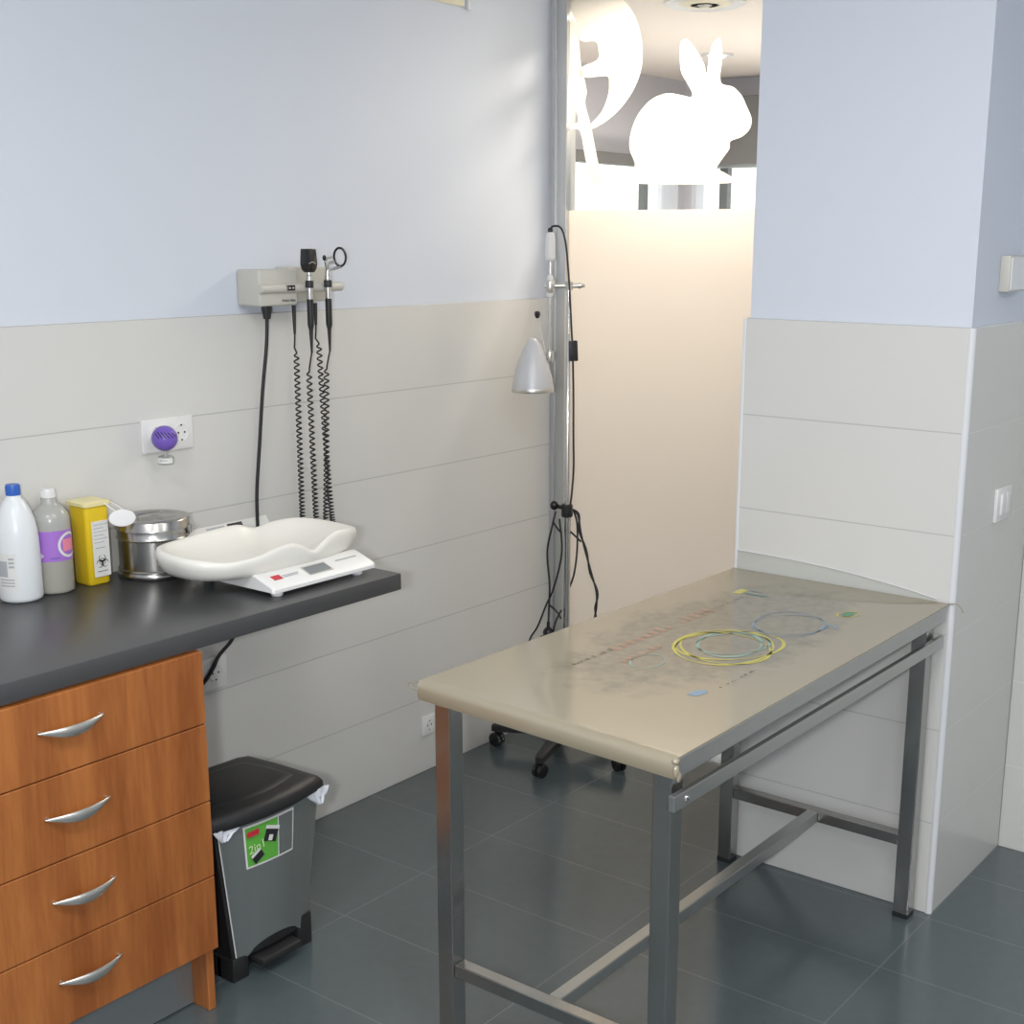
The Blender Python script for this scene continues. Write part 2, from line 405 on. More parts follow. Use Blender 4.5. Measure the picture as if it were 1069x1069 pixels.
def smooth_path(pts, k=6):
    """Catmull-Rom through the points"""
    P = [Vector(p) for p in pts]; out = []
    for i in range(len(P)-1):
        p0 = P[max(i-1, 0)]; p1 = P[i]; p2 = P[i+1]; p3 = P[min(i+2, len(P)-1)]
        for j in range(k):
            t = j/k
            out.append(0.5*((2*p1)+(p2-p0)*t+(2*p0-5*p1+4*p2-p3)*t*t+(3*p1-p0-3*p2+p3)*t**3))
    out.append(P[-1]); return out
# a face that looks towards -Y (text reads left to right along +X)
def face_minus_y(x, y, z, tilt=0.0):
    return Matrix.Translation((x, y, z)) @ Matrix.Rotation(PI/2-tilt, 4, 'X')

# ------------------------------------------------------------------ room shell
TT = 0.012          # how far the tiles stand out
TH = 1.50           # top of the tiling
PX, PY0, PY1 = 2.4575, -1.0745, -1.6824
GX = 3.06
struct('floor', MB().box((-1.7, -4.7, -0.05), (8.0, 2.6, 0)), M['floor'], smooth=False)
struct('ceiling', MB().box((-1.7, -4.7, 2.80), (GX+0.05, 0.1, 2.86)), M['ceil'], smooth=False)
struct('wall_left', MB().box((-1.7, TT, 0), (GX+0.01, 0.14, 2.80)), M['blue'], smooth=False)
struct('trim_1', MB().box((-1.7, 0, 0), (GX-0.004, TT, TH), 0.0015, 1), M['tile'], smooth=False)
struct('wall_back', MB().box((-1.85, -4.85, 0), (-1.7, 0.14, 2.80)), M['blue'], smooth=False)
struct('wall_front', MB().box((-1.7, -4.85, 0), (3.1, -4.7, 2.80)), M['blue'], smooth=False)
# pillar: painted core and tiled skirt, with its two corner trims
struct('wall_pillar', MB().box((PX+TT, PY0-0.010, 0), (3.14, PY1+TT, 2.80)), M['blue'], smooth=False)
mb = MB(); mb.box((PX, PY0-0.004, 0), (PX+TT, PY1+0.004, TH), 0.0015, 1)
struct('trim_2', mb, M['tile'], smooth=False)
struct('trim_3', MB().box((PX+0.008, PY1, 0), (2.97, PY1+TT, TH), 0.0015, 1), M['tile_right'], smooth=False)
struct('trim_4', MB().lathe([(0.010, 0), (0.010, TH)], (PX+0.0085, PY1+0.0085, 0), 20), M['trim'])
struct('trim_5', MB().box((PX-0.002, PY0-0.006, 0), (PX+0.010, PY0+0.004, TH), 0.003, 2), M['trim'])
struct('trim_6', MB().box((PX+0.010, PY0-0.010, 0), (3.1, PY0+0.001, TH), 0.001, 1), M['tile'], smooth=False)
# wall at the end of the passage on the right
struct('wall_right', MB().box((2.97+TT, -4.7, 0), (3.14, PY1+TT, 2.80)), M['blue'], smooth=False)
struct('trim_7', MB().box((2.97, -4.7, 0), (2.97+TT, PY1, TH), 0.0015, 1), M['tile_right'], smooth=False)

# glass partition: aluminium jamb, pane, frosted film and stickers
mb = MB(); mb.box((GX-0.006, -0.062, 0), (GX+0.045, -0.002, 2.80), 0.002, 2)
mb.box((GX-0.012, -0.020, 0), (GX-0.004, -0.002, 2.80), 0.001, 1); mb.box((GX-0.010, -0.062, 0), (GX-0.004, -0.050, 2.80), 0.001, 1)
win = struct('window_1', mb, M['alu'])
win_pane = obj('glass_pane', MB().box((GX+0.010, PY0-0.005, 0.02), (GX+0.018, -0.060, 2.80)), M['glass'], win, smooth=False)
obj('frosted_film', MB().poly([(GX+0.008, -0.060, 0.02), (GX+0.008, PY0-0.005, 0.02), (GX+0.008, PY0-0.005, 1.788), (GX+0.008, -0.060, 1.788)]), M['film'], win, smooth=False)
RABBIT = [(-0.286, 1.872), (-0.31, 1.912), (-0.322, 1.931), (-0.3, 1.978), (-0.303, 2.024), (-0.322, 2.069), (-0.354, 2.106), (-0.393, 2.13), (-0.441, 2.139), (-0.488, 2.131), (-0.523, 2.123), (-0.528, 2.135), (-0.51, 2.164), (-0.487, 2.197), (-0.481, 2.232), (-0.479, 2.269), (-0.486, 2.291), (-0.506, 2.292), (-0.537, 2.259), (-0.565, 2.22), (-0.577, 2.188), (-0.582, 2.225), (-0.59, 2.261), (-0.607, 2.285), (-0.622, 2.283), (-0.629, 2.234), (-0.626, 2.161), (-0.668, 2.146), (-0.699, 2.12), (-0.718, 2.088), (-0.737, 2.05), (-0.731, 2.02), (-0.704, 1.999), (-0.667, 1.988), (-0.665, 1.966), (-0.64, 1.936), (-0.622, 1.908), (-0.649, 1.897), (-0.669, 1.865)]
BIRD = [(-0.062, 2.444), (-0.225, 2.449), (-0.299, 2.394), (-0.333, 2.324), (-0.342, 2.26), (-0.335, 2.204), (-0.304, 2.147), (-0.264, 2.104), (-0.215, 2.07), (-0.156, 2.045), (-0.143, 2.057), (-0.189, 2.095), (-0.214, 2.146), (-0.217, 2.185), (-0.204, 2.205), (-0.116, 2.205), (-0.102, 2.235), (-0.17, 2.256), (-0.174, 2.285), (-0.161, 2.312), (-0.101, 2.32), (-0.084, 2.377)]
STEM = [(-0.062, 2.379), (-0.082, 2.377), (-0.097, 2.323), (-0.107, 2.244), (-0.124, 2.19), (-0.131, 2.157), (-0.125, 2.124), (-0.148, 2.057), (-0.166, 1.989), (-0.184, 1.921), (-0.191, 1.874), (-0.155, 1.875), (-0.127, 1.957), (-0.105, 2.04), (-0.066, 2.047), (-0.066, 2.064), (-0.098, 2.069), (-0.082, 2.126), (-0.069, 2.18), (-0.062, 2.248)]
def smooth2(poly, k=3):
    n = len(poly); out = []
    for i in range(n):
        p = [Vector(poly[(i+j-1) % n]) for j in range(4)]
        for j in range(k):
            t = j/k
            out.append(0.5*((2*p[1])+(p[2]-p[0])*t+(2*p[0]-5*p[1]+4*p[2]-p[3])*t*t+(3*p[1]-p[0]-3*p[2]+p[3])*t**3))
    return out
def sticker(name, poly, dx, sm=True):
    mb = MB(); t = bmesh.new()
    q = smooth2(poly) if sm else poly
    t.faces.new([t.verts.new((GX+0.008+dx, min(p[0], -0.0605), p[1])) for p in q])
    t.normal_update(); bmesh.ops.triangulate(t, faces=t.faces[:], ngon_method='EAR_CLIP')
    mb._take(t)
    return obj(name, mb, M['sticker'], None, smooth=False)
tag(sticker('rabbit_sticker', RABBIT, 0), 'white rabbit silhouette sticker on the clear glass above the frosted film', 'sticker')
st = thing('bird_sticker', 'white bird and branch sticker on the glass beside the aluminium jamb', 'sticker', (GX+0.008, -0.14, 1.874))
s1 = sticker('body', BIRD, 0); s2 = sticker('branch', STEM, -0.0015)
for s in (s1, s2):
    s.data.transform(Matrix.Translation(-st.location)); s.parent = st

# ------------------------------------------------------------------ waiting room behind the glass
CZ = 2.62
struct('ceiling_2', MB().box((GX+0.05, -4.7, CZ), (6.9, 1.9, CZ+0.06)), M['ceil_far'], smooth=False)
# far left wall (faces -Y) with a long window band; far right wall (faces -X)
WY, WX = 1.70, 6.68
mb = MB(); mb.box((GX-0.1, WY, 0), (WX+0.1, WY+0.15, 0.95)); mb.box((GX-0.1, WY, 2.13), (WX+0.1, WY+0.15, CZ)); mb.box((GX-0.1, WY, 0.95), (3.6, WY+0.15, 2.13)); mb.box((6.62, WY, 0.95), (WX+0.1, WY+0.15, 2.13))
struct('wall_far_left', mb, M['lilac'], smooth=False)
struct('wall_far_side', MB().box((GX-0.1, 0.14, 0), (GX+0.06, WY, CZ)), M['lilac'], smooth=False)
mb = MB(); mb.box((WX, -4.7, 0), (WX+0.15, WY, 0.95)); mb.box((WX, -4.7, 2.13), (WX+0.15, WY, CZ)); mb.box((WX, 1.64, 0.95), (WX+0.15, WY, 2.13)); mb.box((WX, -4.7, 0.95), (WX+0.15, -2.2, 2.13))
struct('wall_far_right', mb, M['lilac'], smooth=False)
struct('wall_far_front', MB().box((3.14, -4.85, 0), (6.9, -4.7, CZ)), M['lilac'], smooth=False)
struct('trim_8', MB().box((6.52, -4.7, 2.12), (WX, 1.46, 2.50), 0.004, 1), M['greywall'], smooth=False)     # dark blind box over the windows
struct('trim_9', MB().box((3.3, WY-0.10, 2.10), (6.52, WY, 2.16), 0.004, 1), M['greywall'], smooth=False)   # blind rail over the left windows
def window(name, a, b, axis, mull, dark):
    mb = MB(); w = 0.05
    x0, y0, z0 = a; x1, y1, z1 = b
    mb.box((x0, y0, z0), (x1, y1, z0+w)); mb.box((x0, y0, z1-0.02), (x1, y1, z1))
    o = struct(name, mb, M['alu'], smooth=False)
    for t, w in mull:
        if axis == 'X': q = MB().box((t-w/2, y0, z0+0.05), (t+w/2, y1, z1-0.02))
        else: q = MB().box((x0, t-w/2, z0+0.05), (x1, t+w/2, z1-0.02))
        obj('mullion', q, M['darkframe'], o, smooth=False)
    if axis == 'X': obj('pane', MB().box((x0, (y0+y1)/2-0.003, z0+0.05), (x1, (y0+y1)/2+0.003, z1-0.02)), M['glass'], o, smooth=False)
    else: obj('pane', MB().box(((x0+x1)/2-0.003, y0, z0+0.05), ((x0+x1)/2+0.003, y1, z1-0.02)), M['glass'], o, smooth=False)
    return o
window('window_2', (3.6, WY+0.02, 0.95), (6.62, WY+0.07, 2.13), 'X', [(3.625, 0.05), (6.30, 0.030)], 0)
window('window_3', (WX+0.02, -2.2, 0.95), (WX+0.07, 1.64, 2.13), 'Y', [(-2.175, 0.05), (-0.5, 0.05), (1.43, 0.055)], 0)

# round ceiling diffuser and a spotlight seen through the clear glass
t = thing('ceiling_diffuser', 'round white ring diffuser in the ceiling beyond the glass', 'ceiling vent', (4.30, 0.17, CZ))
mb = MB(); mb.lathe([(0.125, 0), (0.165, 0), (0.165, -0.006), (0.15, -0.014), (0.125, -0.006)], (4.30, 0.17, CZ), 40); obj('outer_ring', mb, M['white'], t)
mb = MB()
for r in (0.10, 0.07):
    mb.lathe([(r-0.012, -0.012), (r+0.012, -0.004), (r+0.012, -0.001), (r-0.012, -0.008)], (4.30, 0.17, CZ), 32)
obj('inner_ring', mb, M['cream'], t)
obj('core', MB().lathe([(0, -0.002), (0.045, -0.002), (0.02, -0.018), (0, -0.018)], (4.30, 0.17, CZ), 24), M['unit'], t)
t = thing('ceiling_spotlight', 'bright ceiling spotlight shining beyond the rabbit sticker ears', 'ceiling light', (5.70, 0.92, CZ))
obj('rim', MB().lathe([(0.05, 0), (0.085, 0), (0.08, -0.012), (0.05, -0.006)], (5.70, 0.92, CZ), 28), M['white'], t)
obj('lens', MB().lathe([(0, -0.004), (0.052, -0.004), (0.03, -0.02), (0, -0.024)], (5.70, 0.92, CZ), 24), M['lit'], t)
t = thing('ceiling_panel_light', 'bright round ceiling light at the top edge of the clear glass', 'ceiling light', (4.02, 0.05, CZ))
obj('rim', MB().lathe([(0.11, 0), (0.14, 0), (0.135, -0.012), (0.11, -0.006)], (4.02, 0.05, CZ), 32), M['white'], t)
obj('lens', MB().lathe([(0, -0.004), (0.112, -0.004), (0.08, -0.014), (0, -0.02)], (4.02, 0.05, CZ), 32), M['lit'], t)

# ------------------------------------------------------------------ worktop and drawer cabinet
CT = 0.892          # worktop top
CF = -0.570         # worktop front edge
mb = MB(); mb.box((-0.9, CF, CT-0.042), (1.681, -0.001, CT), 0.003, 2)
wt = thing('worktop', 'charcoal laminate worktop with square front edge and an overhanging free end', 'worktop', (0.4, -0.28, CT-0.042))
obj('slab', mb, M['counter'], wt)

KX0, KX1, KF = 0.42, 1.0565, -0.560
cab = thing('drawer_cabinet', 'cherry wood cabinet with four drawers under the charcoal worktop', 'cabinet', (0.74, -0.28, 0))
zt = CT-0.043
mb = MB(); mb.box((KX0, -0.54, 0), (KX0+0.018, -0.01, zt)); mb.box((KX0+0.018, -0.54, 0.145), (KX1-0.02, -0.01, 0.163)); mb.box((KX0+0.018, -0.025, 0.163), (KX1-0.02, -0.01, zt)); mb.box((KX0+0.018, -0.54, zt-0.018), (KX1-0.02, -0.025, zt))
obj('carcass', mb, M['wood'], cab, smooth=False)
mb = MB(); mb.box((KX1-0.02, KF+0.001, 0), (KX1, -0.01, zt), 0.0015, 1); obj('side_panel', mb, M['wood'], cab, smooth=False)
obj('plinth', MB().box((KX0+0.018, -0.505, 0.004), (KX1-0.0205, -0.49, 0.145)), M['plinth'], cab, smooth=False)
def handle(x0, x1, z, y, par):
    rings = []; n = 14; K = 22
    for i in range(K+1):
        t = i/K; x = x0+(x1-x0)*t
        bow = math.sin(PI*t)
        cy = y - 0.004 - 0.017*bow**0.8
        h = 0.0024+0.0092*bow**1.2; d = 0.0022+0.003*bow
        cz = z + 0.002*(1-bow) - 0.0065*bow**1.2
        if i in (0, K): h *= 0.6
        rings.append([(x, cy+d*math.cos(2*PI*k/n), cz+h*math.sin(2*PI*k/n)) for k in range(n)])
    mb = MB(); mb.loft(rings)
    for x in (x0+0.006, x1-0.006): mb.lathe([(0.003, 0), (0.003, 0.008)], (x, y, z+0.003), 10, ax='-Y')
    obj('handle', mb, M['nickel'], par)
zs = [0.155, 0.331, 0.507, 0.684, zt-0.002]
hz = [0.253, 0.427, 0.602, 0.778]
for i in range(4):
    mb = MB(); mb.box((KX0+0.001, KF-0.018+0.0, zs[i]+0.0015), (KX1-0.0, KF, zs[i+1]-0.0015), 0.0012, 1)
    d = obj('drawer', mb, M['wood'], cab, smooth=False)
    handle(0.660+0.002*i*0, 0.806, hz[i], KF-0.018, d)

# ------------------------------------------------------------------ pedal bin
def build_bin():
    t = thing('pedal_bin', 'brushed steel pedal bin with black lid and green label on the floor', 'bin', (1.27, -0.39, 0))
    x0b, x1b, x0t, x1t = 1.150, 1.385, 1.115, 1.437
    yf, yb_b, yb_t = -0.505, -0.300, -0.275
    zb, ztp = 0.055, 0.395
    def ring(z):
        f = (z-zb)/(ztp-zb); xa = x0b+(x0t-x0b)*f; xb = x1b+(x1t-x1b)*f; yb = yb_b+(yb_t-yb_b)*f
        r = 0.02; pts = []
        n = 14
        front = [(xa+(xb-xa)*i/n, yf-0.016*math.sin(PI*i/n), z) for i in range(n+1)]
        return front + [(xb, yf+0.02, z), (xb, yb-0.02, z), (xb-r, yb, z), (xa+r, yb, z), (xa, yb-0.02, z), (xa, yf+0.02, z)]
    obj('body', MB().loft([ring(zb), ring(0.2), ring(ztp)]), M['black'], t)
    # steel front sheet, arched at the foot over the pedal
    n = 24; A, B, C2, D2 = [], [], [], []
    for i in range(n+1):
        u = i/n
        arch = 0.030*max(0.0, math.sin(PI*min(1, max(0, (u-0.16)/0.68))))**0.45 if 0.16 < u < 0.84 else 0.0
        zlo = 0.052+arch
        def pt(z, off):
            f = (z-zb)/(ztp-zb); xa = x0b+(x0t-x0b)*f+0.010; xb = x1b+(x1t-x1b)*f-0.002
            return (xa+(xb-xa)*u, yf-0.016*math.sin(PI*u)-off, z)
        A.append(pt(zlo, 0.0005)); B.append(pt(ztp-0.004, 0.0005)); C2.append(pt(ztp-0.004, 0.004)); D2.append(pt(zlo, 0.004))
    tb = bmesh.new(); R = [[tb.verts.new(p) for p in L] for L in (A, B, C2, D2)]
    for k in range(4):
        for i in range(n): tb.faces.new((R[k][i], R[k][i+1], R[(k+1) % 4][i+1], R[(k+1) % 4][i]))
    for i in (0, n): tb.faces.new([R[k][i] for k in range(4)])
    bmesh.ops.recalc_face_normals(tb, faces=tb.faces)
    mb = MB(); mb._take(tb); fs = obj('front_sheet', mb, M['binsteel'], t)
    obj('edge_strip', MB().tube([(x0b+0.010, yf-0.004, 0.056), (x0t+0.010, yf-0.004, ztp-0.01)], 0.0016, 6), M['white'], t)
    # black foot frame and pedal
    mb = MB(); mb.box((x0b-0.006, yf-0.010, 0.0), (x0b+0.042, yf+0.05, 0.058), 0.004); mb.box((x1b-0.040, yf-0.010, 0.0), (x1b+0.008, yf+0.05, 0.085), 0.004)
    mb.box((x0b-0.006, yf+0.03, 0.0), (x1b+0.008, yb_b+0.005, 0.056), 0.004)
    obj('base', mb, M['black'], t)
    obj('pedal', MB().box((x0b+0.055, yf-0.045, 0.026), (x1b-0.055, yf+0.035, 0.046), 0.006), M['black'], t)
    # lid: bowed front, raised panel
    def lring(z, g):
        xa, xb = 1.096-g, 1.440+g
        n = 18; ya = -0.515-g; yb = -0.262+g
        fr = [(xa+(xb-xa)*i/n, ya-0.024*math.sin(PI*i/n), z) for i in range(n+1)]
        bk = [(xb-0.004, (ya+yb)/2, z), (xb-0.016, yb-0.01, z), (xb-0.04, yb+0.002, z), ((xa+xb)/2, yb+0.010, z), (xa+0.04, yb+0.002, z), (xa+0.016, yb-0.01, z), (xa+0.004, (ya+yb)/2, z)]
        return fr+bk
    lid = obj('lid', MB().loft([lring(0.392, 0.002), lring(0.398, 0.004), lring(0.412, 0.003), lring(0.424, -0.006), lring(0.429, -0.022)]), M['black'], t, angle=50)
    mb = MB(); mb.loft([lring(0.4285, -0.045), lring(0.432, -0.050), lring(0.434, -0.062)]); obj('raised_panel', mb, M['black'], lid, angle=60)
    # liner corners hanging out under the lid
    mb = MB()
    for xs, w, h in ((x0t+0.030, 0.085, 0.030), (x1t-0.020, 0.080, 0.040)):
        rows = []
        for j in range(5):
            v = j/4; zz = 0.396-h*v
            rows.append([(xs+(u/8-0.5)*w*(1-0.80*v)+(0.012*v if xs > 1.3 else -0.012*v), yf-0.008-0.010*math.sin(PI*((xs-x0t)/(x1t-x0t)))-0.008+0.003*math.sin(u*2.1+v*3), zz) for u in range(9)])
        tb = bmesh.new(); V = [[tb.verts.new(p) for p in r] for r in rows]
        V2 = [[tb.verts.new((p[0], p[1]+0.003, p[2])) for p in r] for r in rows]
        for Q in (V, V2):
            for a, b in zip(Q, Q[1:]):
                for k in range(8): tb.faces.new((a[k], a[k+1], b[k+1], b[k]))
        for r in (0, 4):
            for k in range(8): tb.faces.new((V[r][k], V[r][k+1], V2[r][k+1], V2[r][k]))
        for k in (0, 8):
            for r in range(4): tb.faces.new((V[r][k], V[r+1][k], V2[r+1][k], V2[r][k]))
        mb._take(tb)
    mb.box((x1t-0.002, yf-0.002, 0.352), (x1t+0.006, yf+0.10, 0.394), 0.002)
    obj('liner', mb, M['bag'], t)
    # green label following the bowed front
    def lab(u0, u1, z0, z1, off, name, m, par):
        rows = []
        for zz in (z0, z1):
            L = []
            for i in range(9):
                u = u0+(u1-u0)*i/8; f = (zz-zb)/(ztp-zb); xa = x0b+(x0t-x0b)*f+0.010; xb = x1b+(x1t-x1b)*f-0.002
                L.append((xa+(xb-xa)*u, yf-0.016*math.sin(PI*u)-off, zz))
            rows.append(L)
        tb = bmesh.new(); V = [[tb.verts.new(p) for p in r] for r in rows]
        W_ = [[tb.verts.new((p[0], p[1]+0.0006, p[2])) for p in r] for r in rows]
        for Q in (V, W_):
            for k in range(8): tb.faces.new((Q[0][k], Q[0][k+1], Q[1][k+1], Q[1][k]))
        for r in (0, 1):
            for k in range(8): tb.faces.new((V[r][k], V[r][k+1], W_[r][k+1], W_[r][k]))
        for k in (0, 8): tb.faces.new((V[0][k], V[1][k], W_[1][k], W_[0][k]))
        q = MB(); q._take(tb); return obj(name, q, m, par, smooth=False)
    L0 = lab(0.205, 0.705, 0.272, 0.378, 0.0048, 'label', M['paper'], fs)
    return t, fs, lab, L0
bin_t, bin_fs, bin_lab, bin_l0 = build_bin()
def bin_print():
    """the printed matter of the bin's label, each colour one sub-part of the front sheet's label level"""
    fs = bin_fs
    bin_lab(0.220, 0.530, 0.277, 0.373, 0.0056, 'green_print', M['green'], fs)
    bin_lab(0.542, 0.692, 0.277, 0.373, 0.0056, 'grey_print', M['binsteel'], fs)
    yy = -0.5278
    mb = MB(); mb.text('2in1', 0.030, face_minus_y(1.222, yy-0.001, 0.322) @ Matrix.Rotation(0.12, 4, 'Z')); obj('lettering', mb, M['limegreen'], fs, smooth=False)
    mb = MB(); mb.box((1.194, yy-0.0005, 0.352), (1.230, yy+0.0006, 0.366), 0.0004, 1); obj('red_badge', mb, M['red'], fs, smooth=False)
    mb = MB(); m1 = rotm(0.35, 'Y', (1.263, yy, 0.336)); mb.box((1.246, yy-0.0008, 0.322), (1.284, yy+0.0006, 0.352), 0.0003, 1, m1)
    m2 = rotm(-0.5, 'Y', (1.223, yy, 0.296)); mb.box((1.209, yy-0.0006, 0.286), (1.240, yy+0.0006, 0.305), 0.0003, 1, m2)
    obj('bin_picture', mb, M['ink'], fs, smooth=False)
    mb = MB(); mb.box((1.244, yy-0.0008, 0.351), (1.286, yy+0.0006, 0.360), 0.0003, 1, m1); mb.box((1.259, yy-0.0012, 0.324), (1.271, yy-0.0004, 0.338), 0.0002, 1, m1); mb.box((1.209, yy-0.0006, 0.305), (1.240, yy+0.0006, 0.312), 0.0003, 1, m2)
    obj('picture_highlight', mb, M['paper'], fs, smooth=False)
bin_print()

# ------------------------------------------------------------------ examination table and mat
TX0, TY0, TYAW, TL, TW = 1.2243, -1.6399, -0.0049, 1.2092, 0.5601
TZ = 0.827
tab = thing('examination_table', 'stainless steel examination table with square legs and a plastic covered top', 'table', (1.83, -1.36, 0))
RT = rotm(TYAW, 'Z', (TX0, TY0, 0))
def leg(i, j):
    s = 0.04; u = TX0+(TL-s)*i; v = TY0+(TW-s)*j
    lg = obj('leg', MB().box((u, v, 0.012), (u+s, v+s, 0.79), 0.002, 2, RT), M['steel'], tab, smooth=False)
    obj('foot_cap', MB().box((u-0.001, v-0.001, 0), (u+s+0.001, v+s+0.001, 0.014), 0.002, 2, RT), M['black'], lg, smooth=False)
for i in (0, 1):
    for j in (0, 1): leg(i, j)
mb = MB(); mb.box((1.190, -1.668, 0.788), (2.452, -1.045, TZ), 0.003, 2)
obj('top', mb, M['steel_h'], tab, smooth=False)
s = 0.03
for i in (0, 1):
    u = TX0+(TL-0.04)*i+0.005
    obj('cross_rail', MB().box((u, TY0+0.0402, 0.194), (u+s, TY0+TW-0.0402, 0.224), 0.002, 2, RT), M['steel'], tab, smooth=False)
obj('long_rail', MB().box((TX0+0.0355, TY0+TW/2-0.015, 0.1945), (TX0+TL-0.0355, TY0+TW/2+0.015, 0.2235), 0.002, 2, RT), M['steel_h'], tab, smooth=False)
sr = obj('side_rail', MB().box((TX0-0.025, TY0-0.022, 0.722), (TX0+TL+0.012, TY0-0.0095, 0.752), 0.0015, 2, RT), M['steel_h'], tab, smooth=False)
mb = MB()
for u in (TX0+0.015, TX0+TL-0.02):
    mb.lathe([(0.004, 0), (0.004, 0.0115)], (u, TY0-0.0005, 0.737), 12, ax='-Y', mtx=None)
    mb.lathe([(0.0065, 0), (0.0055, 0.003), (0, 0.004)], (u, TY0-0.022, 0.737), 12, ax='-Y')
obj('rail_bolt', mb, M['chrome'], sr)
# mat
mt = thing('table_mat', 'printed beige plastic sheet lying over the steel examination table', 'table mat', (1.83, -1.36, TZ+0.001))
z1 = TZ+0.0045
# profile along X: wraps down over the near (low X) end, curls up against the pillar at the far end
prof = [(1.1835, 0.792), (1.1805, 0.800), (1.1800, 0.815), (1.1825, 0.826), (1.190, z1-0.0005), (1.205, z1)]
prof += [(1.3+0.1*i, z1) for i in range(11)] + [(2.40, z1), (2.440, z1+0.0005), (2.4535, z1+0.0015)]
t_ = 0.003
tb = bmesh.new(); ys = [-1.672+(0.632)*k/16 for k in range(17)]
top_, bot_ = [], []
P2 = [Vector(p) for p in prof]
for i, p in enumerate(P2):
    d = (P2[min(i+1, len(P2)-1)]-P2[max(i-1, 0)]).normalized(); nrm = Vector((-d.y, d.x))
    q = p - nrm*t_
    def wav(y, x): return 0.0
    top_.append([tb.verts.new((p.x, y, p.y)) for y in ys]); bot_.append([tb.verts.new((q.x, y, q.y)) for y in ys])
for Q in (top_, bot_):
    for a, b in zip(Q, Q[1:]):
        for k in range(16): tb.faces.new((a[k], a[k+1], b[k+1], b[k]))
for k in (0, 16):
    for i in range(len(P2)-1): tb.faces.new((top_[i][k], top_[i+1][k], bot_[i+1][k], bot_[i][k]))
for i in (0, len(P2)-1):
    for k in range(16): tb.faces.new((top_[i][k], top_[i][k+1], bot_[i][k+1], bot_[i][k]))
bmesh.ops.recalc_face_normals(tb, faces=tb.faces)
mb = MB(); mb._take(tb); obj('sheet', mb, M['vinyl'], mt, angle=50)
# clear upstand of the cover against the pillar, and the loose loops at two corners
mb = MB(); L = []
for k in range(21):
    y = -1.080-0.56*k/20; h = 0.052*(1-(k/20)**2.2*0.85)
    L.append((y, h))
tb = bmesh.new(); a = [tb.verts.new((2.4535, y, z1)) for y, h in L]; b = [tb.verts.new((2.4553, y, z1+h)) for y, h in L]
for k in range(20): tb.faces.new((a[k], a[k+1], b[k+1], b[k]))
mb._take(tb); obj('clear_upstand', mb, M['clearvinyl'], mt)
mb = MB(); mb.tube([(2.4545, y, z1+h) for y, h in L], 0.0012, 6); obj('upstand_edge', mb, M['trim'], mt)
mb = MB(); mb.tube(smooth_path([(1.190, -1.040, 0.829), (1.183, -1.020, 0.824), (1.181, -1.012, 0.818), (1.183, -1.020, 0.812), (1.188, -1.040, 0.806)]), 0.0012, 6)
mb.tube(smooth_path([(2.452, -1.672, z1), (2.456, -1.690, z1+0.002), (2.452, -1.705, z1-0.006), (2.448, -1.712, z1-0.014)]), 0.0014, 6)
obj('loose_edge', mb, M['vinyl'], mt)
mb = MB(); mb.sphere((1.184, -1.671, 0.826), 0.0075, (1, 1, 0.8)); mb.sphere((1.183, -1.673, 0.808), 0.010, (0.7, 0.6, 1.3)); mb.sphere((1.188, -1.676, 0.797), 0.008, (0.8, 0.5, 1.2)); obj('corner_fold', mb, M['vinyl'], mt)
# print on the mat
pz = z1+0.0006
def oval(mb, cx, cy, rx, ry, rot, w, n=64):
    tb = bmesh.new(); A, B = [], []
    for k in range(n):
        a = 2*PI*k/n; ww = w*(1+0.5*math.sin(3*a+cx*40))
        for L, f in ((A, 1.0), (B, 1.0)):
            pass
        for L, e in ((A, -ww/2), (B, ww/2)):
            x = (rx+e)*math.cos(a); y = (ry+e)*math.sin(a)
            L.append(tb.verts.new((cx+x*math.cos(rot)-y*math.sin(rot), cy+x*math.sin(rot)+y*math.cos(rot), pz)))
    for k in range(n):
        j = (k+1) % n; tb.faces.new((A[k], A[j], B[j], B[k]))
    mb._take(tb)
mb = MB(); oval(mb, 1.795, -1.405, 0.135, 0.108, 0.2, 0.007); oval(mb, 1.815, -1.410, 0.130, 0.100, -0.45, 0.006); oval(mb, 1.790, -1.412, 0.118, 0.098, 0.9, 0.005)
oval(mb, 2.212, -1.510, 0.034, 0.020, -0.3, 0.004); mb.poly([(2.215, -1.178, pz), (2.262, -1.178, pz), (2.262, -1.200, pz), (2.215, -1.202, pz)])
obj('yellow_ring', mb, M['pyellow'], mt, smooth=False)
mb = MB(); oval(mb, 1.822, -1.405, 0.098, 0.070, 0.3, 0.007); oval(mb, 1.828, -1.410, 0.092, 0.072, -0.3, 0.004); oval(mb, 1.600, -1.330, 0.050, 0.035, 0.2, 0.003)
obj('teal_ring', mb, M['pteal'], mt, smooth=False)
mb = MB(); oval(mb, 2.050, -1.435, 0.110, 0.080, 0.3, 0.003); oval(mb, 2.045, -1.44, 0.095, 0.078, -0.3, 0.003)
for x, y in ((2.085, -1.520), (2.095, -1.535)): mb.poly([(x-0.02, y, pz), (x-0.016, y-0.006, pz), (x+0.022, y+0.004, pz), (x+0.018, y+0.010, pz)])
mb.poly([(1.472, -1.512, pz), (1.505, -1.512, pz), (1.520, -1.526, pz), (1.512, -1.538, pz), (1.478, -1.534, pz)])
obj('blue_print', mb, M['pblue'], mt, smooth=False)
mb = MB(); n = 24; mb.poly([(2.212+0.024*math.cos(2*PI*k/n), -1.510+0.013*math.sin(2*PI*k/n), pz+0.0003) for k in range(n)]); obj('green_print', mb, M['pgreen'], mt, smooth=False)
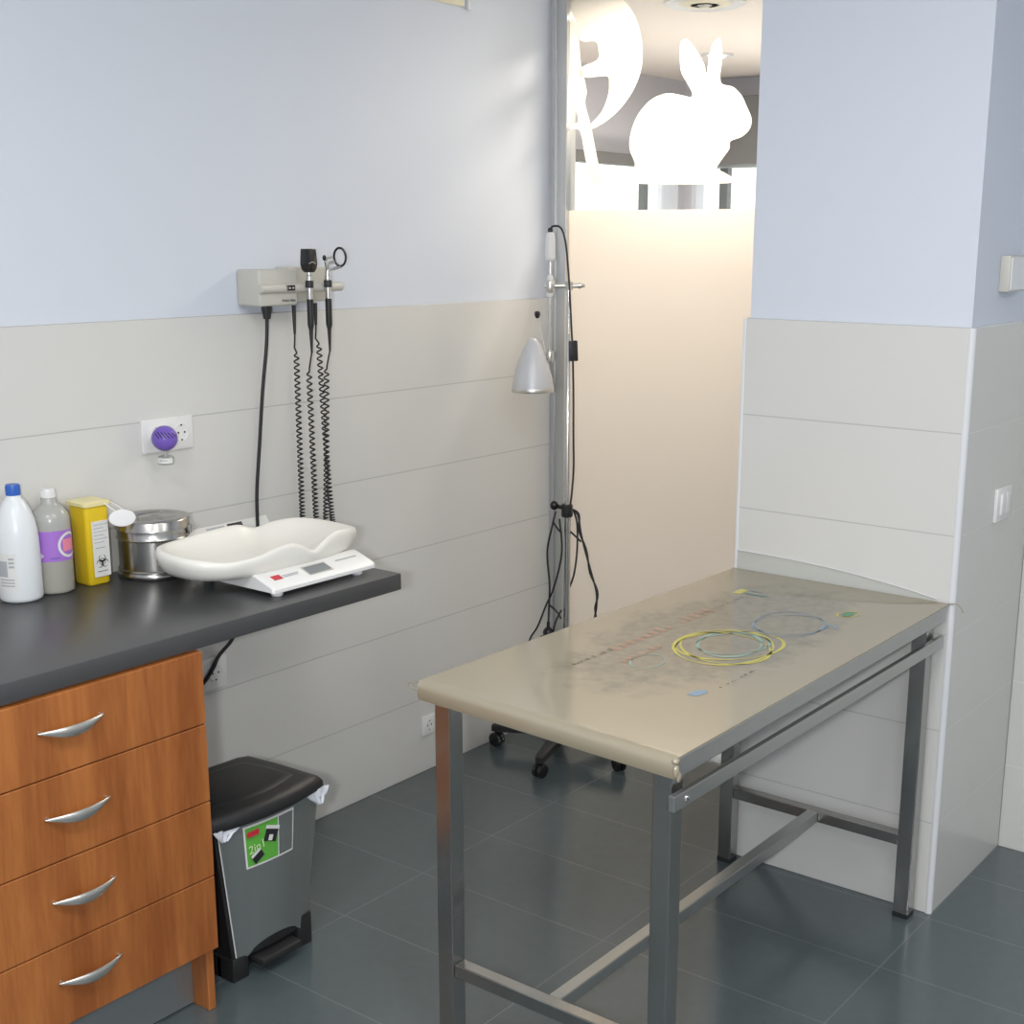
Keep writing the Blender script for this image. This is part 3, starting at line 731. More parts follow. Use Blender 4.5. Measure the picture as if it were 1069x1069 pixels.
mb = MB(); mb.poly([(2.225, -1.207, pz), (2.238, -1.205, pz), (2.242, -1.270, pz), (2.228, -1.268, pz)]); mb.poly([(2.258, -1.205, pz), (2.266, -1.205, pz), (2.264, -1.240, pz), (2.258, -1.240, pz)]); obj('dark_teal_print', mb, M['pdteal'], mt, smooth=False)
# faint rows of lettering, too worn to read: short strokes
def strokes(x0, y0, x1, y1, h, n, seed, dens=0.7):
    r = random.Random(seed); q = MB()
    for k in range(n):
        if r.random() > dens: continue
        f = k/n; x = x0+(x1-x0)*f; y = y0+(y1-y0)*f; w = (x1-x0)/n*0.55
        a = r.uniform(0.3, 1)*h
        q.poly([(x, y, pz), (x+w, y, pz), (x+w*r.uniform(0.6, 1.4), y+a, pz), (x+w*0.2, y+a, pz)])
        if r.random() > 0.5: q.poly([(x, y+a*0.5, pz+0.0001), (x+w*1.7, y+a*0.5, pz+0.0001), (x+w*1.7, y+a*0.5+h*0.15, pz+0.0001), (x, y+a*0.5+h*0.15, pz+0.0001)])
    return q
obj('small_lettering', strokes(1.475, -1.226, 1.62, -1.228, 0.016, 12, 3), M['pink2'], mt, smooth=False)
obj('small_lettering', strokes(1.99, -1.226, 2.215, -1.226, 0.009, 24, 4), M['pink2'], mt, smooth=False)
obj('small_lettering', strokes(1.55, -1.545, 1.70, -1.545, 0.007, 16, 5), M['pink2'], mt, smooth=False)
mb = strokes(1.62, -1.240, 2.05, -1.235, 0.038, 14, 6, 0.95)
obj('red_lettering', mb, M['pred'], mt, smooth=False)
obj('red_lettering', strokes(1.56, -1.300, 1.72, -1.300, 0.030, 7, 9, 0.9), M['pred'], mt, smooth=False)

# the top and its sheet are slightly out of square, their far end pushed against the pillar
def skew(o):
    off = origin_of(o)
    for v in o.data.vertices:
        x, y = v.co.x+off.x, v.co.y+off.y
        u = min(1, max(0, (x-1.19)/1.262)); w = (y+1.668)/0.623
        v.co.x += 0.040*w*(1-u); v.co.y += -0.030*u*w
for o in [c for c in tab.children if c.name.startswith('top')] + [c for c in mt.children if c.name.split('.')[0] not in ('clear_upstand', 'upstand_edge')]:
    skew(o)

# ------------------------------------------------------------------ things on the worktop
z0 = CT
def screw_cap(c, r, h, m, par, name='cap'):
    mb = MB(); mb.lathe([(r*0.96, 0), (r, 0.002), (r, h-0.003), (r*0.93, h), (0, h)], c, 32)
    for k in range(24):
        a = 2*PI*k/24; mb.tube([(c[0]+r*math.cos(a), c[1]+r*math.sin(a), c[2]+0.003), (c[0]+r*math.cos(a), c[1]+r*math.sin(a), c[2]+h-0.004)], 0.0007, 4)
    return obj(name, mb, m, par)
def wrap(c, r, a0, a1, z_0, z_1, n=24):
    """thin label on a cylinder between two angles"""
    tb = bmesh.new(); A, B = [], []
    for k in range(n+1):
        a = a0+(a1-a0)*k/n
        A.append(tb.verts.new((c[0]+r*math.cos(a), c[1]+r*math.sin(a), z_0))); B.append(tb.verts.new((c[0]+r*math.cos(a), c[1]+r*math.sin(a), z_1)))
    for k in range(n): tb.faces.new((A[k], A[k+1], B[k+1], B[k]))
    q = MB(); q._take(tb); return q
CA = math.atan2(-2.8+0.05, -0.69-1.0)       # direction from the bottles towards the camera
c = (0.972, -0.055, z0)
t = thing('disinfectant_bottle', 'white bottle with blue screw cap at the left end of the worktop', 'bottle', c)
R1 = 0.0475
obj('body', MB().lathe([(0, 0), (R1-0.008, 0), (R1-0.002, 0.003), (R1, 0.010), (R1*0.995, 0.10), (R1*0.985, 0.135), (R1*0.95, 0.160), (R1*0.86, 0.185), (R1*0.70, 0.208), (R1*0.50, 0.226), (0.016, 0.236), (0.015, 0.245), (0, 0.245)], c, 48), M['bottlewhite'], t, angle=50)
screw_cap((c[0], c[1], z0+0.238), 0.0155, 0.027, M['bluecap'], t)
obj('label', wrap(c, R1+0.0004, CA-1.25, CA-0.12, z0+0.030, z0+0.115), M['paper'], t)
mb = wrap(c, R1+0.0007, CA-1.2, CA-0.55, z0+0.062, z0+0.098)
for k in range(3): mb2 = wrap(c, R1+0.0007, CA-1.0, CA-0.25, z0+0.040+0.007*k, z0+0.043+0.007*k); me = bpy.data.meshes.new('t'); mb2.bm.to_mesh(me); mb.bm.from_mesh(me)
for k in range(3): mb2 = wrap(c, R1+0.0007, CA-0.48, CA-0.22, z0+0.083+0.009*k, z0+0.088+0.009*k); me = bpy.data.meshes.new('t'); mb2.bm.to_mesh(me); mb.bm.from_mesh(me)
obj('label_print', mb, M['greyprint'], t)
obj('blue_label_edge', wrap(c, R1+0.0009, CA-1.45, CA-1.15, z0+0.045, z0+0.10), M['pblue'], t)

c = (1.062, -0.050, z0)
t = thing('alcohol_bottle', 'cloudy clear bottle with violet label and white cap', 'bottle', c)
R2 = 0.0435
obj('body', MB().lathe([(0, 0.09), (R2, 0.09), (R2, 0.165), (R2*0.97, 0.178), (R2*0.85, 0.190), (R2*0.60, 0.202), (0.018, 0.208), (0.017, 0.222), (0, 0.222)], c, 48), M['cloudy'], t, angle=50)
obj('filled_lower_body', MB().lathe([(0, 0), (R2-0.006, 0), (R2-0.001, 0.003), (R2, 0.008), (R2, 0.0899), (0, 0.0899)], c, 48), M['liquid'], t, angle=50)
screw_cap((c[0], c[1], z0+0.212), 0.0150, 0.030, M['white'], t)
obj('label', wrap(c, R2+0.0005, CA-1.5, CA+1.5, z0+0.078, z0+0.149), M['purple'], t)
mb = MB()
for k in range(30):
    pass
ring_c = CA+0.95
tb = bmesh.new(); A, B = [], []
for k in range(33):
    a = 2*PI*k/32
    for L, rr in ((A, 0.024), (B, 0.030)):
        th = ring_c+rr*math.cos(a)/R2; L.append(tb.verts.new((c[0]+(R2+0.0009)*math.cos(th), c[1]+(R2+0.0009)*math.sin(th), z0+0.114+rr*math.sin(a))))
for k in range(32): tb.faces.new((A[k], A[k+1], B[k+1], B[k]))
mb._take(tb)
th0 = CA-0.62
mb2 = []
tb = bmesh.new(); P4 = []
for da, dz in ((-0.16, 0), (0, -0.0065), (0.16, 0), (0, 0.0065)):
    P4.append(tb.verts.new((c[0]+(R2+0.001)*math.cos(th0+da), c[1]+(R2+0.001)*math.sin(th0+da), z0+0.092+dz)))
tb.faces.new(P4); mb._take(tb)
obj('label_ring', mb, M['paper'], t)
mb = wrap(c, R2+0.0012, CA-0.15, CA+0.35, z0+0.085, z0+0.0875)
obj('label_print', mb, M['violetball'], t)
mb = wrap(c, R2+0.0012, ring_c-0.42, ring_c+0.42, z0+0.100, z0+0.128); obj('label_picture', mb, M['pink'], t)

# sharps container
t = thing('sharps_container', 'yellow sharps container with biohazard label and open hanging cap', 'container', (1.165, -0.05, z0))
def sring(z, g):
    f = (z-z0)/0.197; xa, xb, ya, yb = 1.132-0.002*f-g, 1.190+0.004*f+g, -0.085-0.004*f-g, -0.022+0.002*f+g
    r = 0.010; pts = []
    for cxx, cyy, a0 in ((xb-r, yb-r, 0), (xa+r, yb-r, PI/2), (xa+r, ya+r, PI), (xb-r, ya+r, 1.5*PI)):
        for k in range(6): pts.append((cxx+r*math.cos(a0+k*PI/10), cyy+r*math.sin(a0+k*PI/10), z))
    return pts
obj('body', MB().loft([sring(z0, -0.003), sring(z0+0.004, 0), sring(z0+0.18, 0), sring(z0+0.192, 0.0)]), M['yellow'], t, angle=50)
lid = obj('lid', MB().loft([sring(z0+0.190, 0.002), sring(z0+0.191, 0.005), sring(z0+0.199, 0.005), sring(z0+0.201, 0.002), sring(z0+0.2015, -0.006)]), M['yellowpale'], t, angle=50)
obj('strap', MB().tube(smooth_path([(1.178, -0.092, z0+0.196), (1.190, -0.104, z0+0.182), (1.205, -0.110, z0+0.168)]), 0.0018, 6), M['white'], lid)
obj('strap', MB().tube(smooth_path([(1.197, -0.080, z0+0.197), (1.214, -0.092, z0+0.184), (1.224, -0.104, z0+0.172)]), 0.0018, 6), M['white'], lid)
obj('hanging_cap', MB().lathe([(0, 0), (0.029, 0), (0.031, 0.002), (0.030, 0.005), (0, 0.006)], (1.208, -0.118, z0+0.158), 36, mtx=Matrix.Rotation(-0.5, 4, 'Z') @ Matrix.Rotation(PI/2-0.15, 4, 'X'), sy=0.66), M['white'], lid)
yl = -0.0895
lb = obj('label', MB().box((1.1435, yl, z0+0.020), (1.188, yl+0.002, z0+0.154), 0.0005, 1), M['paper'], t, smooth=False)
mb = MB()
for k in range(6):
    mb.box((1.147, yl-0.0006, z0+0.145-0.0085*k), (1.184-0.010*(k % 2), yl, z0+0.1465-0.0085*k))
mb.box((1.149, yl-0.0006, z0+0.0890), (1.176, yl, z0+0.0908))
obj('label_print', mb, M['greyprint'], lb, smooth=False)
# biohazard symbol: three open horns round a small ring
mb = MB(); bx, bz = 1.1655, z0+0.056
Rr = 0.0085
for k in range(3):
    a = PI/2+2*PI*k/3
    cxx, czz = bx+0.0085*math.cos(a), bz+0.0085*math.sin(a)
    tb = bmesh.new(); A, B = [], []; n = 24
    for q in range(n+1):
        g = -2.62+5.24*q/n; w = 0.0022*math.cos(g/2.62*PI/2)**0.7+0.0003 if abs(g) < 2.62 else 0.0003
        w = 0.0030*(1-abs(g)/2.75)**0.5
        aa = a+PI+g
        A.append(tb.verts.new((cxx+(Rr-w/2)*math.cos(aa), yl-0.0007, czz+(Rr-w/2)*math.sin(aa)))); B.append(tb.verts.new((cxx+(Rr+w/2)*math.cos(aa), yl-0.0007, czz+(Rr+w/2)*math.sin(aa))))
    for q in range(n): tb.faces.new((A[q], A[q+1], B[q+1], B[q]))
    mb._take(tb)
tb = bmesh.new(); A, B = [], []
for q in range(33):
    a = 2*PI*q/32; A.append(tb.verts.new((bx+0.0070*math.cos(a), yl-0.0008, bz+0.0070*math.sin(a)))); B.append(tb.verts.new((bx+0.0084*math.cos(a), yl-0.0008, bz+0.0084*math.sin(a))))
for q in range(32): tb.faces.new((A[q], A[q+1], B[q+1], B[q]))
mb._take(tb)
mb.box((bx-0.014, yl-0.0007, bz-0.0235), (bx+0.014, yl, bz-0.0222))
obj('biohazard_symbol', mb, M['ink'], lb, smooth=False)

# steel sterilising drum
c = (1.309, -0.096, z0)
t = thing('sterilising_drum', 'round stainless steel drum with a flat handled lid beside the scale', 'drum', c)
RD = 0.0875
obj('body', MB().lathe([(0, 0), (RD-0.002, 0), (RD, 0.002), (RD, 0.014), (RD-0.003, 0.017), (RD, 0.020), (RD-0.002, 0.023), (RD-0.004, 0.024), (RD-0.004, 0.094), (RD, 0.097), (RD-0.003, 0.100), (RD-0.002, 0.119), (0, 0.119)], c, 64), M['drum'], t, angle=50)
lid = obj('lid', MB().lathe([(RD-0.001, 0.1195), (RD+0.0025, 0.1195), (RD+0.0025, 0.122), (RD+0.001, 0.124), (RD+0.001, 0.140), (RD-0.002, 0.1435), (RD-0.010, 0.145), (RD-0.030, 0.1455), (RD-0.032, 0.1442), (0, 0.1442)], c, 64), M['drum'], t, angle=50)
hx, hy, hz_ = c[0]-0.012, c[1]+0.004, z0+0.1442
obj('handle', MB().tube(smooth_path([(hx-0.034, hy-0.012, hz_), (hx-0.034, hy-0.012, hz_+0.008), (hx-0.028, hy-0.012, hz_+0.010), (hx+0.028, hy-0.012, hz_+0.010), (hx+0.034, hy-0.012, hz_+0.006), (hx+0.034, hy+0.010, hz_+0.006), (hx+0.028, hy+0.012, hz_+0.006), (hx-0.028, hy+0.012, hz_+0.006), (hx-0.034, hy+0.010, hz_+0.006), (hx-0.034, hy-0.010, hz_+0.008)], 3), 0.0016, 6), M['chrome'], lid)
la = -0.95
lx, ly = c[0]+(RD+0.004)*math.cos(la), c[1]+(RD+0.004)*math.sin(la)
mb = MB(); Rl = Matrix.Translation((lx, ly, z0+0.115)) @ Matrix.Rotation(la+PI/2, 4, 'Z')
mb.box((-0.010, -0.003, -0.012), (0.010, 0.004, 0.010), 0.001, 1, Rl); mb.lathe([(0.003, -0.013), (0.003, 0.013)], (0, 0, 0), 10, mtx=Rl @ Matrix.Rotation(PI/2, 4, 'Y'))
mb.tube([Rl @ Vector(p) for p in ((-0.009, -0.005, -0.006), (-0.009, -0.008, 0.006), (0.009, -0.008, 0.006), (0.009, -0.005, -0.006))], 0.0012, 6)
obj('latch', mb, M['chrome'], t)

# baby scale
sc_t = thing('baby_scale', 'white electronic baby scale with curved tray standing on the worktop', 'scale', (1.48, -0.36, z0))
# base: sloped display panel at the front, body under the tray
x0s, x1s = 1.318, 1.652
prof = [(-0.512, 0.012), (-0.512, 0.020), (-0.506, 0.027), (-0.452, 0.046), (-0.440, 0.048), (-0.425, 0.044), (-0.405, 0.036), (-0.230, 0.036), (-0.222, 0.012)]
rings = []
for x, g in ((x0s, 0.004), (x0s+0.004, 0.0), (x0s+0.012, 0.0), (x1s-0.012, 0.0), (x1s-0.004, 0.0), (x1s, 0.004)):
    rings.append([(x, y+(g if y < -0.4 else -g), z0+z-(g*0.6 if z > 0.02 else -g*0.4)) for y, z in prof])
base = obj('base', MB().loft(rings), M['white'], sc_t, angle=40)
mb = MB()
for x in (x0s+0.03, x1s-0.045):
    for y in (-0.49, -0.25): mb.lathe([(0.012, 0), (0.014, 0.003), (0.014, 0.0125)], (x, y, z0), 20)
obj('foot', mb, M['white'], base)
slope = math.atan2(0.019, 0.054)
def on_panel(x, s):  # s: 0 front low edge .. 1 top edge of the slope
    return (x, -0.506+0.054*s, z0+0.027+0.019*s)
def panel_mtx(x, s):
    return Matrix.Translation(on_panel(x, s)) @ Matrix.Rotation(slope, 4, 'X') @ Matrix.Translation((0, 0, 0.0006))
mb = MB(); mb.box((-0.038, -0.020, -0.001), (0.038, 0.018, 0.0004), 0.0004, 1, panel_mtx(1.485, 0.50)); obj('display_frame', mb, M['nickel'], base, smooth=False)
mb = MB(); mb.box((-0.034, -0.016, -0.001), (0.034, 0.014, 0.0009), 0.0002, 1, panel_mtx(1.485, 0.50)); obj('display', mb, M['lcd'], base, smooth=False)
mb = MB(); mb.box((-0.014, -0.009, -0.001), (0.012, 0.009, 0.0005), 0.0002, 1, panel_mtx(1.362, 0.55)); obj('red_logo', mb, M['red'], base, smooth=False)
mb = MB()
for k, w in ((0, 0.050), (1, 0.044)): mb.box((-0.0, -0.004-0.006*k, 0), (w, -0.001-0.006*k, 0.0003), 0, 1, panel_mtx(1.379, 0.62))
mb.box((-0.035, -0.002, 0), (0.035, 0.003, 0.0003), 0, 1, panel_mtx(1.590, 0.66)); obj('panel_print', mb, M['greyprint'], base, smooth=False)
# tray
def tray():
    cx, cy = 1.447, -0.325; a, b = 0.268, 0.137
    n = 120
    def rad(th):
        ct, st_ = math.cos(th), math.sin(th); e = 2.9
        return (abs(ct)**e+abs(st_)**e)**(-1/e)
    FR = [(1.17, .100), (1.25, .086), (1.318, .090), (1.377, .102), (1.42, .108), (1.455, .100), (1.50, .069), (1.54, .096), (1.58, .109), (1.63, .106), (1.69, .094), (1.73, .088)]
    BK = [(1.17, .105), (1.3, .101), (1.455, .106), (1.50, .105), (1.545, .086), (1.60, .098), (1.66, .101), (1.73, .092)]
    def interp(tb_, x):
        for (a0, h0), (a1, h1) in zip(tb_, tb_[1:]):
            if x <= a1:
                f = max(0, (x-a0)/(a1-a0)); f = 0.5*f+0.5*f*f*(3-2*f); return h0+(h1-h0)*f
        return tb_[-1][1]
    def interp_s(tb_, x):
        return sum(interp(tb_, x+d)*w for d, w in ((-0.024, .1), (-0.012, .2), (0, .4), (0.012, .2), (0.024, .1)))
    def H(th):
        x = cx+a*rad(th)*math.cos(th); w = min(1, max(0, 0.5-0.75*rad(th)*math.sin(th))); w = w*w*(3-2*w)
        return interp_s(BK, x)*(1-w)+interp_s(FR, x)*w
    levels = []  # (radial factor, height function)
    def ringf(s, hf):
        return [(cx+a*s*rad(2*PI*k/n)*math.cos(2*PI*k/n), cy+b*s*rad(2*PI*k/n)*math.sin(2*PI*k/n), z0+hf(2*PI*k/n)) for k in range(n)]
    R = []
    zb = 0.034
    R.append(ringf(0.60, lambda t: zb+0.004))
    R.append(ringf(0.80, lambda t: zb+0.004))
    R.append(ringf(0.90, lambda t: zb+0.010))
    for q in (0.15, 0.35, 0.6, 0.85):
        R.append(ringf(0.925+0.075*math.sin(min(1, q*1.15)*PI/2), lambda t, q=q: zb+0.012+(H(t)-zb-0.016)*q))
    R.append(ringf(0.985, lambda t: H(t)-0.002))
    R.append(ringf(0.965, lambda t: H(t)))
    R.append(ringf(0.94, lambda t: H(t)-0.0015))
    zin = 0.055
    for q, s_ in ((0.82, 0.88), (0.6, 0.80), (0.38, 0.68), (0.2, 0.54), (0.08, 0.38), (0.02, 0.2)):
        R.append(ringf(s_, lambda t, q=q: zin+(H(t)-zin)*q))
    mb = MB(); mb.loft(R)
    return obj('tray', mb, M['scale'], sc_t, angle=80)
tray()

# papers behind the scale, leaning on the wall
t = thing('leaflet', 'printed leaflet lying behind the scale against the tiled wall', 'leaflet', (1.60, -0.05, z0))
mlf = Matrix.Translation((1.60, -0.045, z0+0.003)) @ Matrix.Rotation(0.95, 4, 'X')
obj('sheet', MB().box((-0.15, 0.0, 0), (0.15, 0.074, 0.002), 0.0005, 1, mlf), M['paper'], t, smooth=False)
obj('dark_print', MB().box((0.010, 0.050, 0.002), (0.060, 0.070, 0.0025), 0, 1, mlf), M['ink'], t, smooth=False)
obj('grey_print', MB().box((-0.06, 0.030, 0.002), (0.000, 0.068, 0.0025), 0, 1, mlf), M['greyprint'], t, smooth=False)
t = thing('pen_packet', 'small green and dark blue packet between the drum and the leaflet', 'packet', (1.425, -0.045, z0))
obj('packet', MB().box((1.412, -0.060, z0), (1.440, -0.040, z0+0.055), 0.003), M['limegreen'], t)
obj('dark_top', MB().box((1.410, -0.062, z0+0.055), (1.442, -0.038, z0+0.062), 0.002), M['bluecap'], t)

# ------------------------------------------------------------------ wall diagnostic unit, with two corded instruments
t = thing('diagnostic_wall_unit', 'beige wall unit holding two corded examination instruments', 'wall unit', (1.83, 0.011, 1.52))
obj('main_housing', MB().box((1.696, -0.078, 1.522), (1.828, 0.011, 1.615), 0.006, 3), M['unit'], t)
obj('rear_housing', MB().box((1.828, -0.045, 1.527), (1.966, 0.011, 1.620), 0.005, 3), M['unit'], t)
mb = MB(); mb.lathe([(0.0105, 0), (0.0125, 0.003), (0.0125, 0.29), (0.010, 0.294)], (1.694, -0.079, 1.567), 24, ax='X')
obj('cradle_bar', mb, M['unit'], t)
mb = MB(); mb.box((1.778, -0.0935, 1.561), (1.806, -0.086, 1.575), 0.001, 1); dsp = obj('indicator', mb, M['blackgloss'], t, smooth=False)
mb = MB(); mb.box((1.783, -0.0942, 1.566), (1.789, -0.0930, 1.570)); mb.box((1.795, -0.0942, 1.566), (1.801, -0.0930, 1.570)); obj('indicator_mark', mb, M['unit'], dsp, smooth=False)
mb = MB(); mb.text('Welch Allyn', 0.0095, face_minus_y(1.795, -0.0785, 1.535)); obj('lettering', mb, M['ink'], t, smooth=False)
obj('power_plug', MB().lathe([(0.0085, -0.036), (0.010, -0.026), (0.013, -0.012), (0.013, 0.0), (0, 0.0)][::1], (1.742, -0.050, 1.524), 20, sx=1.15), M['black'], t)
obj('power_cord', MB().tube(smooth_path([(1.742, -0.050, 1.495), (1.738, -0.048, 1.42), (1.725, -0.040, 1.30), (1.714, -0.030, 1.15), (1.702, -0.025, 1.02), (1.700, -0.025, 0.90)]), 0.0048, 8), M['rubber'], t)

def coil(x, y, ztop, xb, zbot, r0, turns):
    pts = []; N = turns*14
    for i in range(N+1):
        f = i/N; g = 1-(1-f)**1.0
        # turns stretch towards the top
        z = ztop+(zbot-ztop)*(1-(1-f)**1.35)
        a = 2*PI*turns*f
        rr = r0*min(1, f*turns*1.5+0.2)
        pts.append((x+(xb-x)*f+rr*math.cos(a), y+rr*math.sin(a)*0.8, z))
    return pts
WR = 0.0023
def instrument(kind):
    if kind == 'oph':
        x, y = 1.850, -0.100
        t = thing('ophthalmoscope', 'corded instrument with flat black viewing head hanging left in the wall unit', 'medical instrument', (x, y, 1.36))
        # flat shield-shaped head
        out = [(-0.0175, 0.093), (0.0165, 0.093), (0.0200, 0.066), (0.0205, 0.052), (0.0165, 0.040), (0.0085, 0.032), (-0.0085, 0.032), (-0.0165, 0.040), (-0.0205, 0.052), (-0.0200, 0.066)]
        h = obj('viewing_head', MB().prism([(x+px, y-0.012, 1.575+pz_) for px, pz_ in out], (0, 0.024, 0), 0.002), M['blackgloss'], t)
        obj('head_band', MB().tube(smooth_path([(x-0.011, y-0.0125, 1.630), (x, y-0.0135, 1.634), (x+0.011, y-0.0125, 1.630)]), 0.0014, 6), M['nickel'], h)
        zc = 1.345; c0 = (1.851, 1.860); base = 1.828; zb0 = 1.415; bend = (1.829, 1.829)
    else:
        x, y = 1.917, -0.100
        t = thing('otoscope', 'corded instrument with open ring lens head hanging right in the wall unit', 'medical instrument', (x, y, 1.36))
        mb = MB(); mb.tube(smooth_path([(x, y, 1.602), (x+0.004, y, 1.614), (x+0.008, y, 1.628), (x+0.022, y-0.004, 1.634)]), 0.0045, 10)
        mb.tube(smooth_path([(x, y, 1.606), (x-0.004, y, 1.622), (x-0.003, y+0.002, 1.640), (x+0.020, y, 1.646)]), 0.0035, 8)
        mb.tube([(x+0.004, y, 1.612), (x+0.030, y-0.004, 1.617), (x+0.044, y-0.006, 1.620)], 0.004, 8)
        h = obj('bracket_head', mb, M['chrome'], t)
        rg = []
        for k in range(25):
            a = 2*PI*k/24; u = 0.017*math.cos(a); v = 0.024*math.sin(a)
            rg.append((x+0.040+u*0.55-v*0.10, y-0.008-u*0.75, 1.646+v+u*0.1))
        obj('lens_ring', MB().tube(rg[:-1], 0.0032, 8, closed=True), M['blackgloss'], h, angle=80)
        obj('knob', MB().sphere((x-0.010, y, 1.644), 0.0065, (0.8, 0.8, 1.2)), M['blackgloss'], h)
        zc = 1.348; c0 = (1.916, 1.892); base = 1.906; zb0 = 1.435; bend = (1.912, 1.944)
    obj('neck', MB().lathe([(0.0082, 1.582), (0.0082, 1.598), (0.0065, 1.600), (0.0065, 1.611), (0, 1.611)], (x, y, 0), 20), M['chrome'], t)
    obj('collar', MB().lathe([(0.0105, 1.567), (0.0110, 1.570), (0.0110, 1.584), (0.0100, 1.586), (0, 1.586)], (x, y, 0), 20), M['black'], t)
    obj('sleeve', MB().lathe([(0.0078, 1.536), (0.0078, 1.5675)], (x, y, 0), 20), M['chrome'], t)
    obj('handle', MB().lathe([(0.0060, 1.458), (0.0078, 1.464), (0.0088, 1.470), (0.0088, 1.536), (0.0075, 1.5375), (0, 1.5375)], (x, y, 0), 20), M['black'], t)
    mb = MB(); mb.lathe([(0.0028, 1.396), (0.0060, 1.460)], (x, y, 0), 12)
    mb.lathe([(0.0035, zb0+0.03), (0.0052, 1.494), (0.0055, 1.524)], (base, -0.060, 0), 12)
    obj('strain_relief', mb, M['rubber'], t)
    # one continuous coiled cord: handle -> down -> worktop level -> up -> unit
    top1, top2 = (c0[0], -0.085), (bend[0], -0.062)
    p = [(x, y, 1.398)] + [(x+(c0[0]-x)*f, y+(top1[1]-y)*f, 1.398-(1.398-zc)*f) for f in (0.3, 0.6, 0.85)]
    dn = coil(c0[0], top1[1], zc, c0[1], 0.908, 0.0070, 33)
    up = coil(top2[0], top2[1], zb0-0.02, bend[1], 0.908, 0.0070, 39)[::-1]
    q = [(base, -0.060, zb0+0.03), (base-0.001, -0.060, zb0+0.012), (base-0.004, -0.061, zb0-0.006)][::-1]
    mid = smooth_path([dn[-1], ((c0[1]+bend[1])/2, -0.075, 0.899), up[0]], 4)
    obj('coiled_cord', MB().tube(p+dn+mid[1:-1]+up+q, WR, 6), M['rubber'], t)
instrument('oph'); instrument('oto')

# ------------------------------------------------------------------ sockets, air freshener, switches
def socket(name, label, x0, x1, zz0, zz1, outs, y=0.0):
    t = thing(name, label, 'socket', ((x0+x1)/2, y, zz0))
    obj('plate', MB().box((x0, y-0.009, zz0), (x1, y, zz1), 0.002, 2), M['white'], t)
    for ox in outs:
        zc = (zz0+zz1)/2; r = min(0.021, (zz1-zz0)*0.26)
        f = obj('outlet', MB().lathe([(r+0.003, 0), (r+0.0025, 0.001), (r, 0.0016), (r*0.95, 0.0005), (0, 0.0004)], (ox, y-0.009, zc), 32, ax='-Y'), M['white'], t)
        mb = MB()
        for dx_ in (-0.0095, 0.0095): mb.lathe([(0.0026, 0.0002), (0.0026, 0.0012)], (ox+dx_, y-0.009, zc), 12, ax='-Y')
        mb.box((ox-0.002, y-0.0108, zc+r*0.80), (ox+0.002, y-0.0095, zc+r*1.0)); mb.box((ox-0.002, y-0.0108, zc-r*1.0), (ox+0.002, y-0.0095, zc-r*0.80))
        obj('pin_hole', mb, M['ink'], f)
    return t
socket('double_wall_socket', 'white double wall socket above the worktop with an air freshener plugged in', 1.360, 1.515, 1.172, 1.256, (1.400, 1.478))
socket('wall_socket', 'white wall socket under the worktop near its free end', 1.500, 1.585, 0.512, 0.600, (1.545,))
socket('wall_socket', 'white wall socket low on the tiled wall behind the table leg', 2.366, 2.425, 0.125, 0.190, (2.395,))
t = thing('plug_in_air_freshener', 'round violet plug-in air freshener with small glass bottle', 'air freshener', (1.398, -0.010, 1.15))
ball_c = Vector((1.385, -0.062, 1.214))
bl = obj('ball', MB().sphere(ball_c, 0.0315, n=40), M['violetball'], t)
mb = MB()
# dark vent slots follow the sphere's surface
vd = Vector((-0.62, -0.78, 0.0)); vr = Vector((0.78, -0.62, 0)); vu = Vector((0, 0, 1))
for k in range(6):
    off = -0.75+0.28*k
    pts = []
    for j in range(9):
        s_ = -0.05+0.95*j/8
        u = off*0.75+0.28*(1-s_)**2*(-1 if k else -1)+0.22; w = 0.10+0.78*s_
        u = -0.85+0.27*k+0.45*(1-s_); w = 0.12+0.62*s_*(1-0.05*k)
        l2 = u*u+w*w
        if l2 > 0.93: continue
        pts.append(ball_c+(vr*u+vu*w+vd*math.sqrt(1-l2))*0.0313)
    if len(pts) > 2: mb.tube(pts, [0.0006]+[0.0016]*(len(pts)-2)+[0.0006], 6)
obj('vent_slots', mb, M['violetdark'], bl)
obj('plug', MB().lathe([(0.020, 0), (0.020, 0.03), (0.014, 0.045)], (1.398, -0.010, 1.214), 24, ax='-Y'), M['white'], t)
obj('stem', MB().lathe([(0.0045, 0), (0.0045, 0.014)], (ball_c.x, ball_c.y, 1.170), 16), M['nickel'], t)
fl = obj('oil_bottle', MB().lathe([(0, 0), (0.017, 0), (0.0195, 0.002), (0.0195, 0.017), (0.016, 0.021), (0.008, 0.0225), (0, 0.0225)], (ball_c.x, ball_c.y, 1.1495), 28), M['clearjar'], t)
obj('bottle_label', wrap((ball_c.x, ball_c.y), 0.0199, CA-1.5, CA+0.9, 1.154, 1.167), M['paper'], fl)
obj('label_print', wrap((ball_c.x, ball_c.y), 0.0202, CA-0.9, CA+0.1, 1.160, 1.1625), M['greyprint'], fl)
# cord hanging under the worktop
obj_c = obj('hanging_cord', MB().tube(smooth_path([(1.640, -0.020, 0.850), (1.632, -0.020, 0.70), (1.600, -0.018, 0.640), (1.555, -0.016, 0.605), (1.530, -0.015, 0.570), (1.490, -0.015, 0.535), (1.40, -0.020, 0.50)]), 0.0050, 8), M['rubber'])
tag(obj_c, 'black cord looping along the wall below the worktop', 'cord')

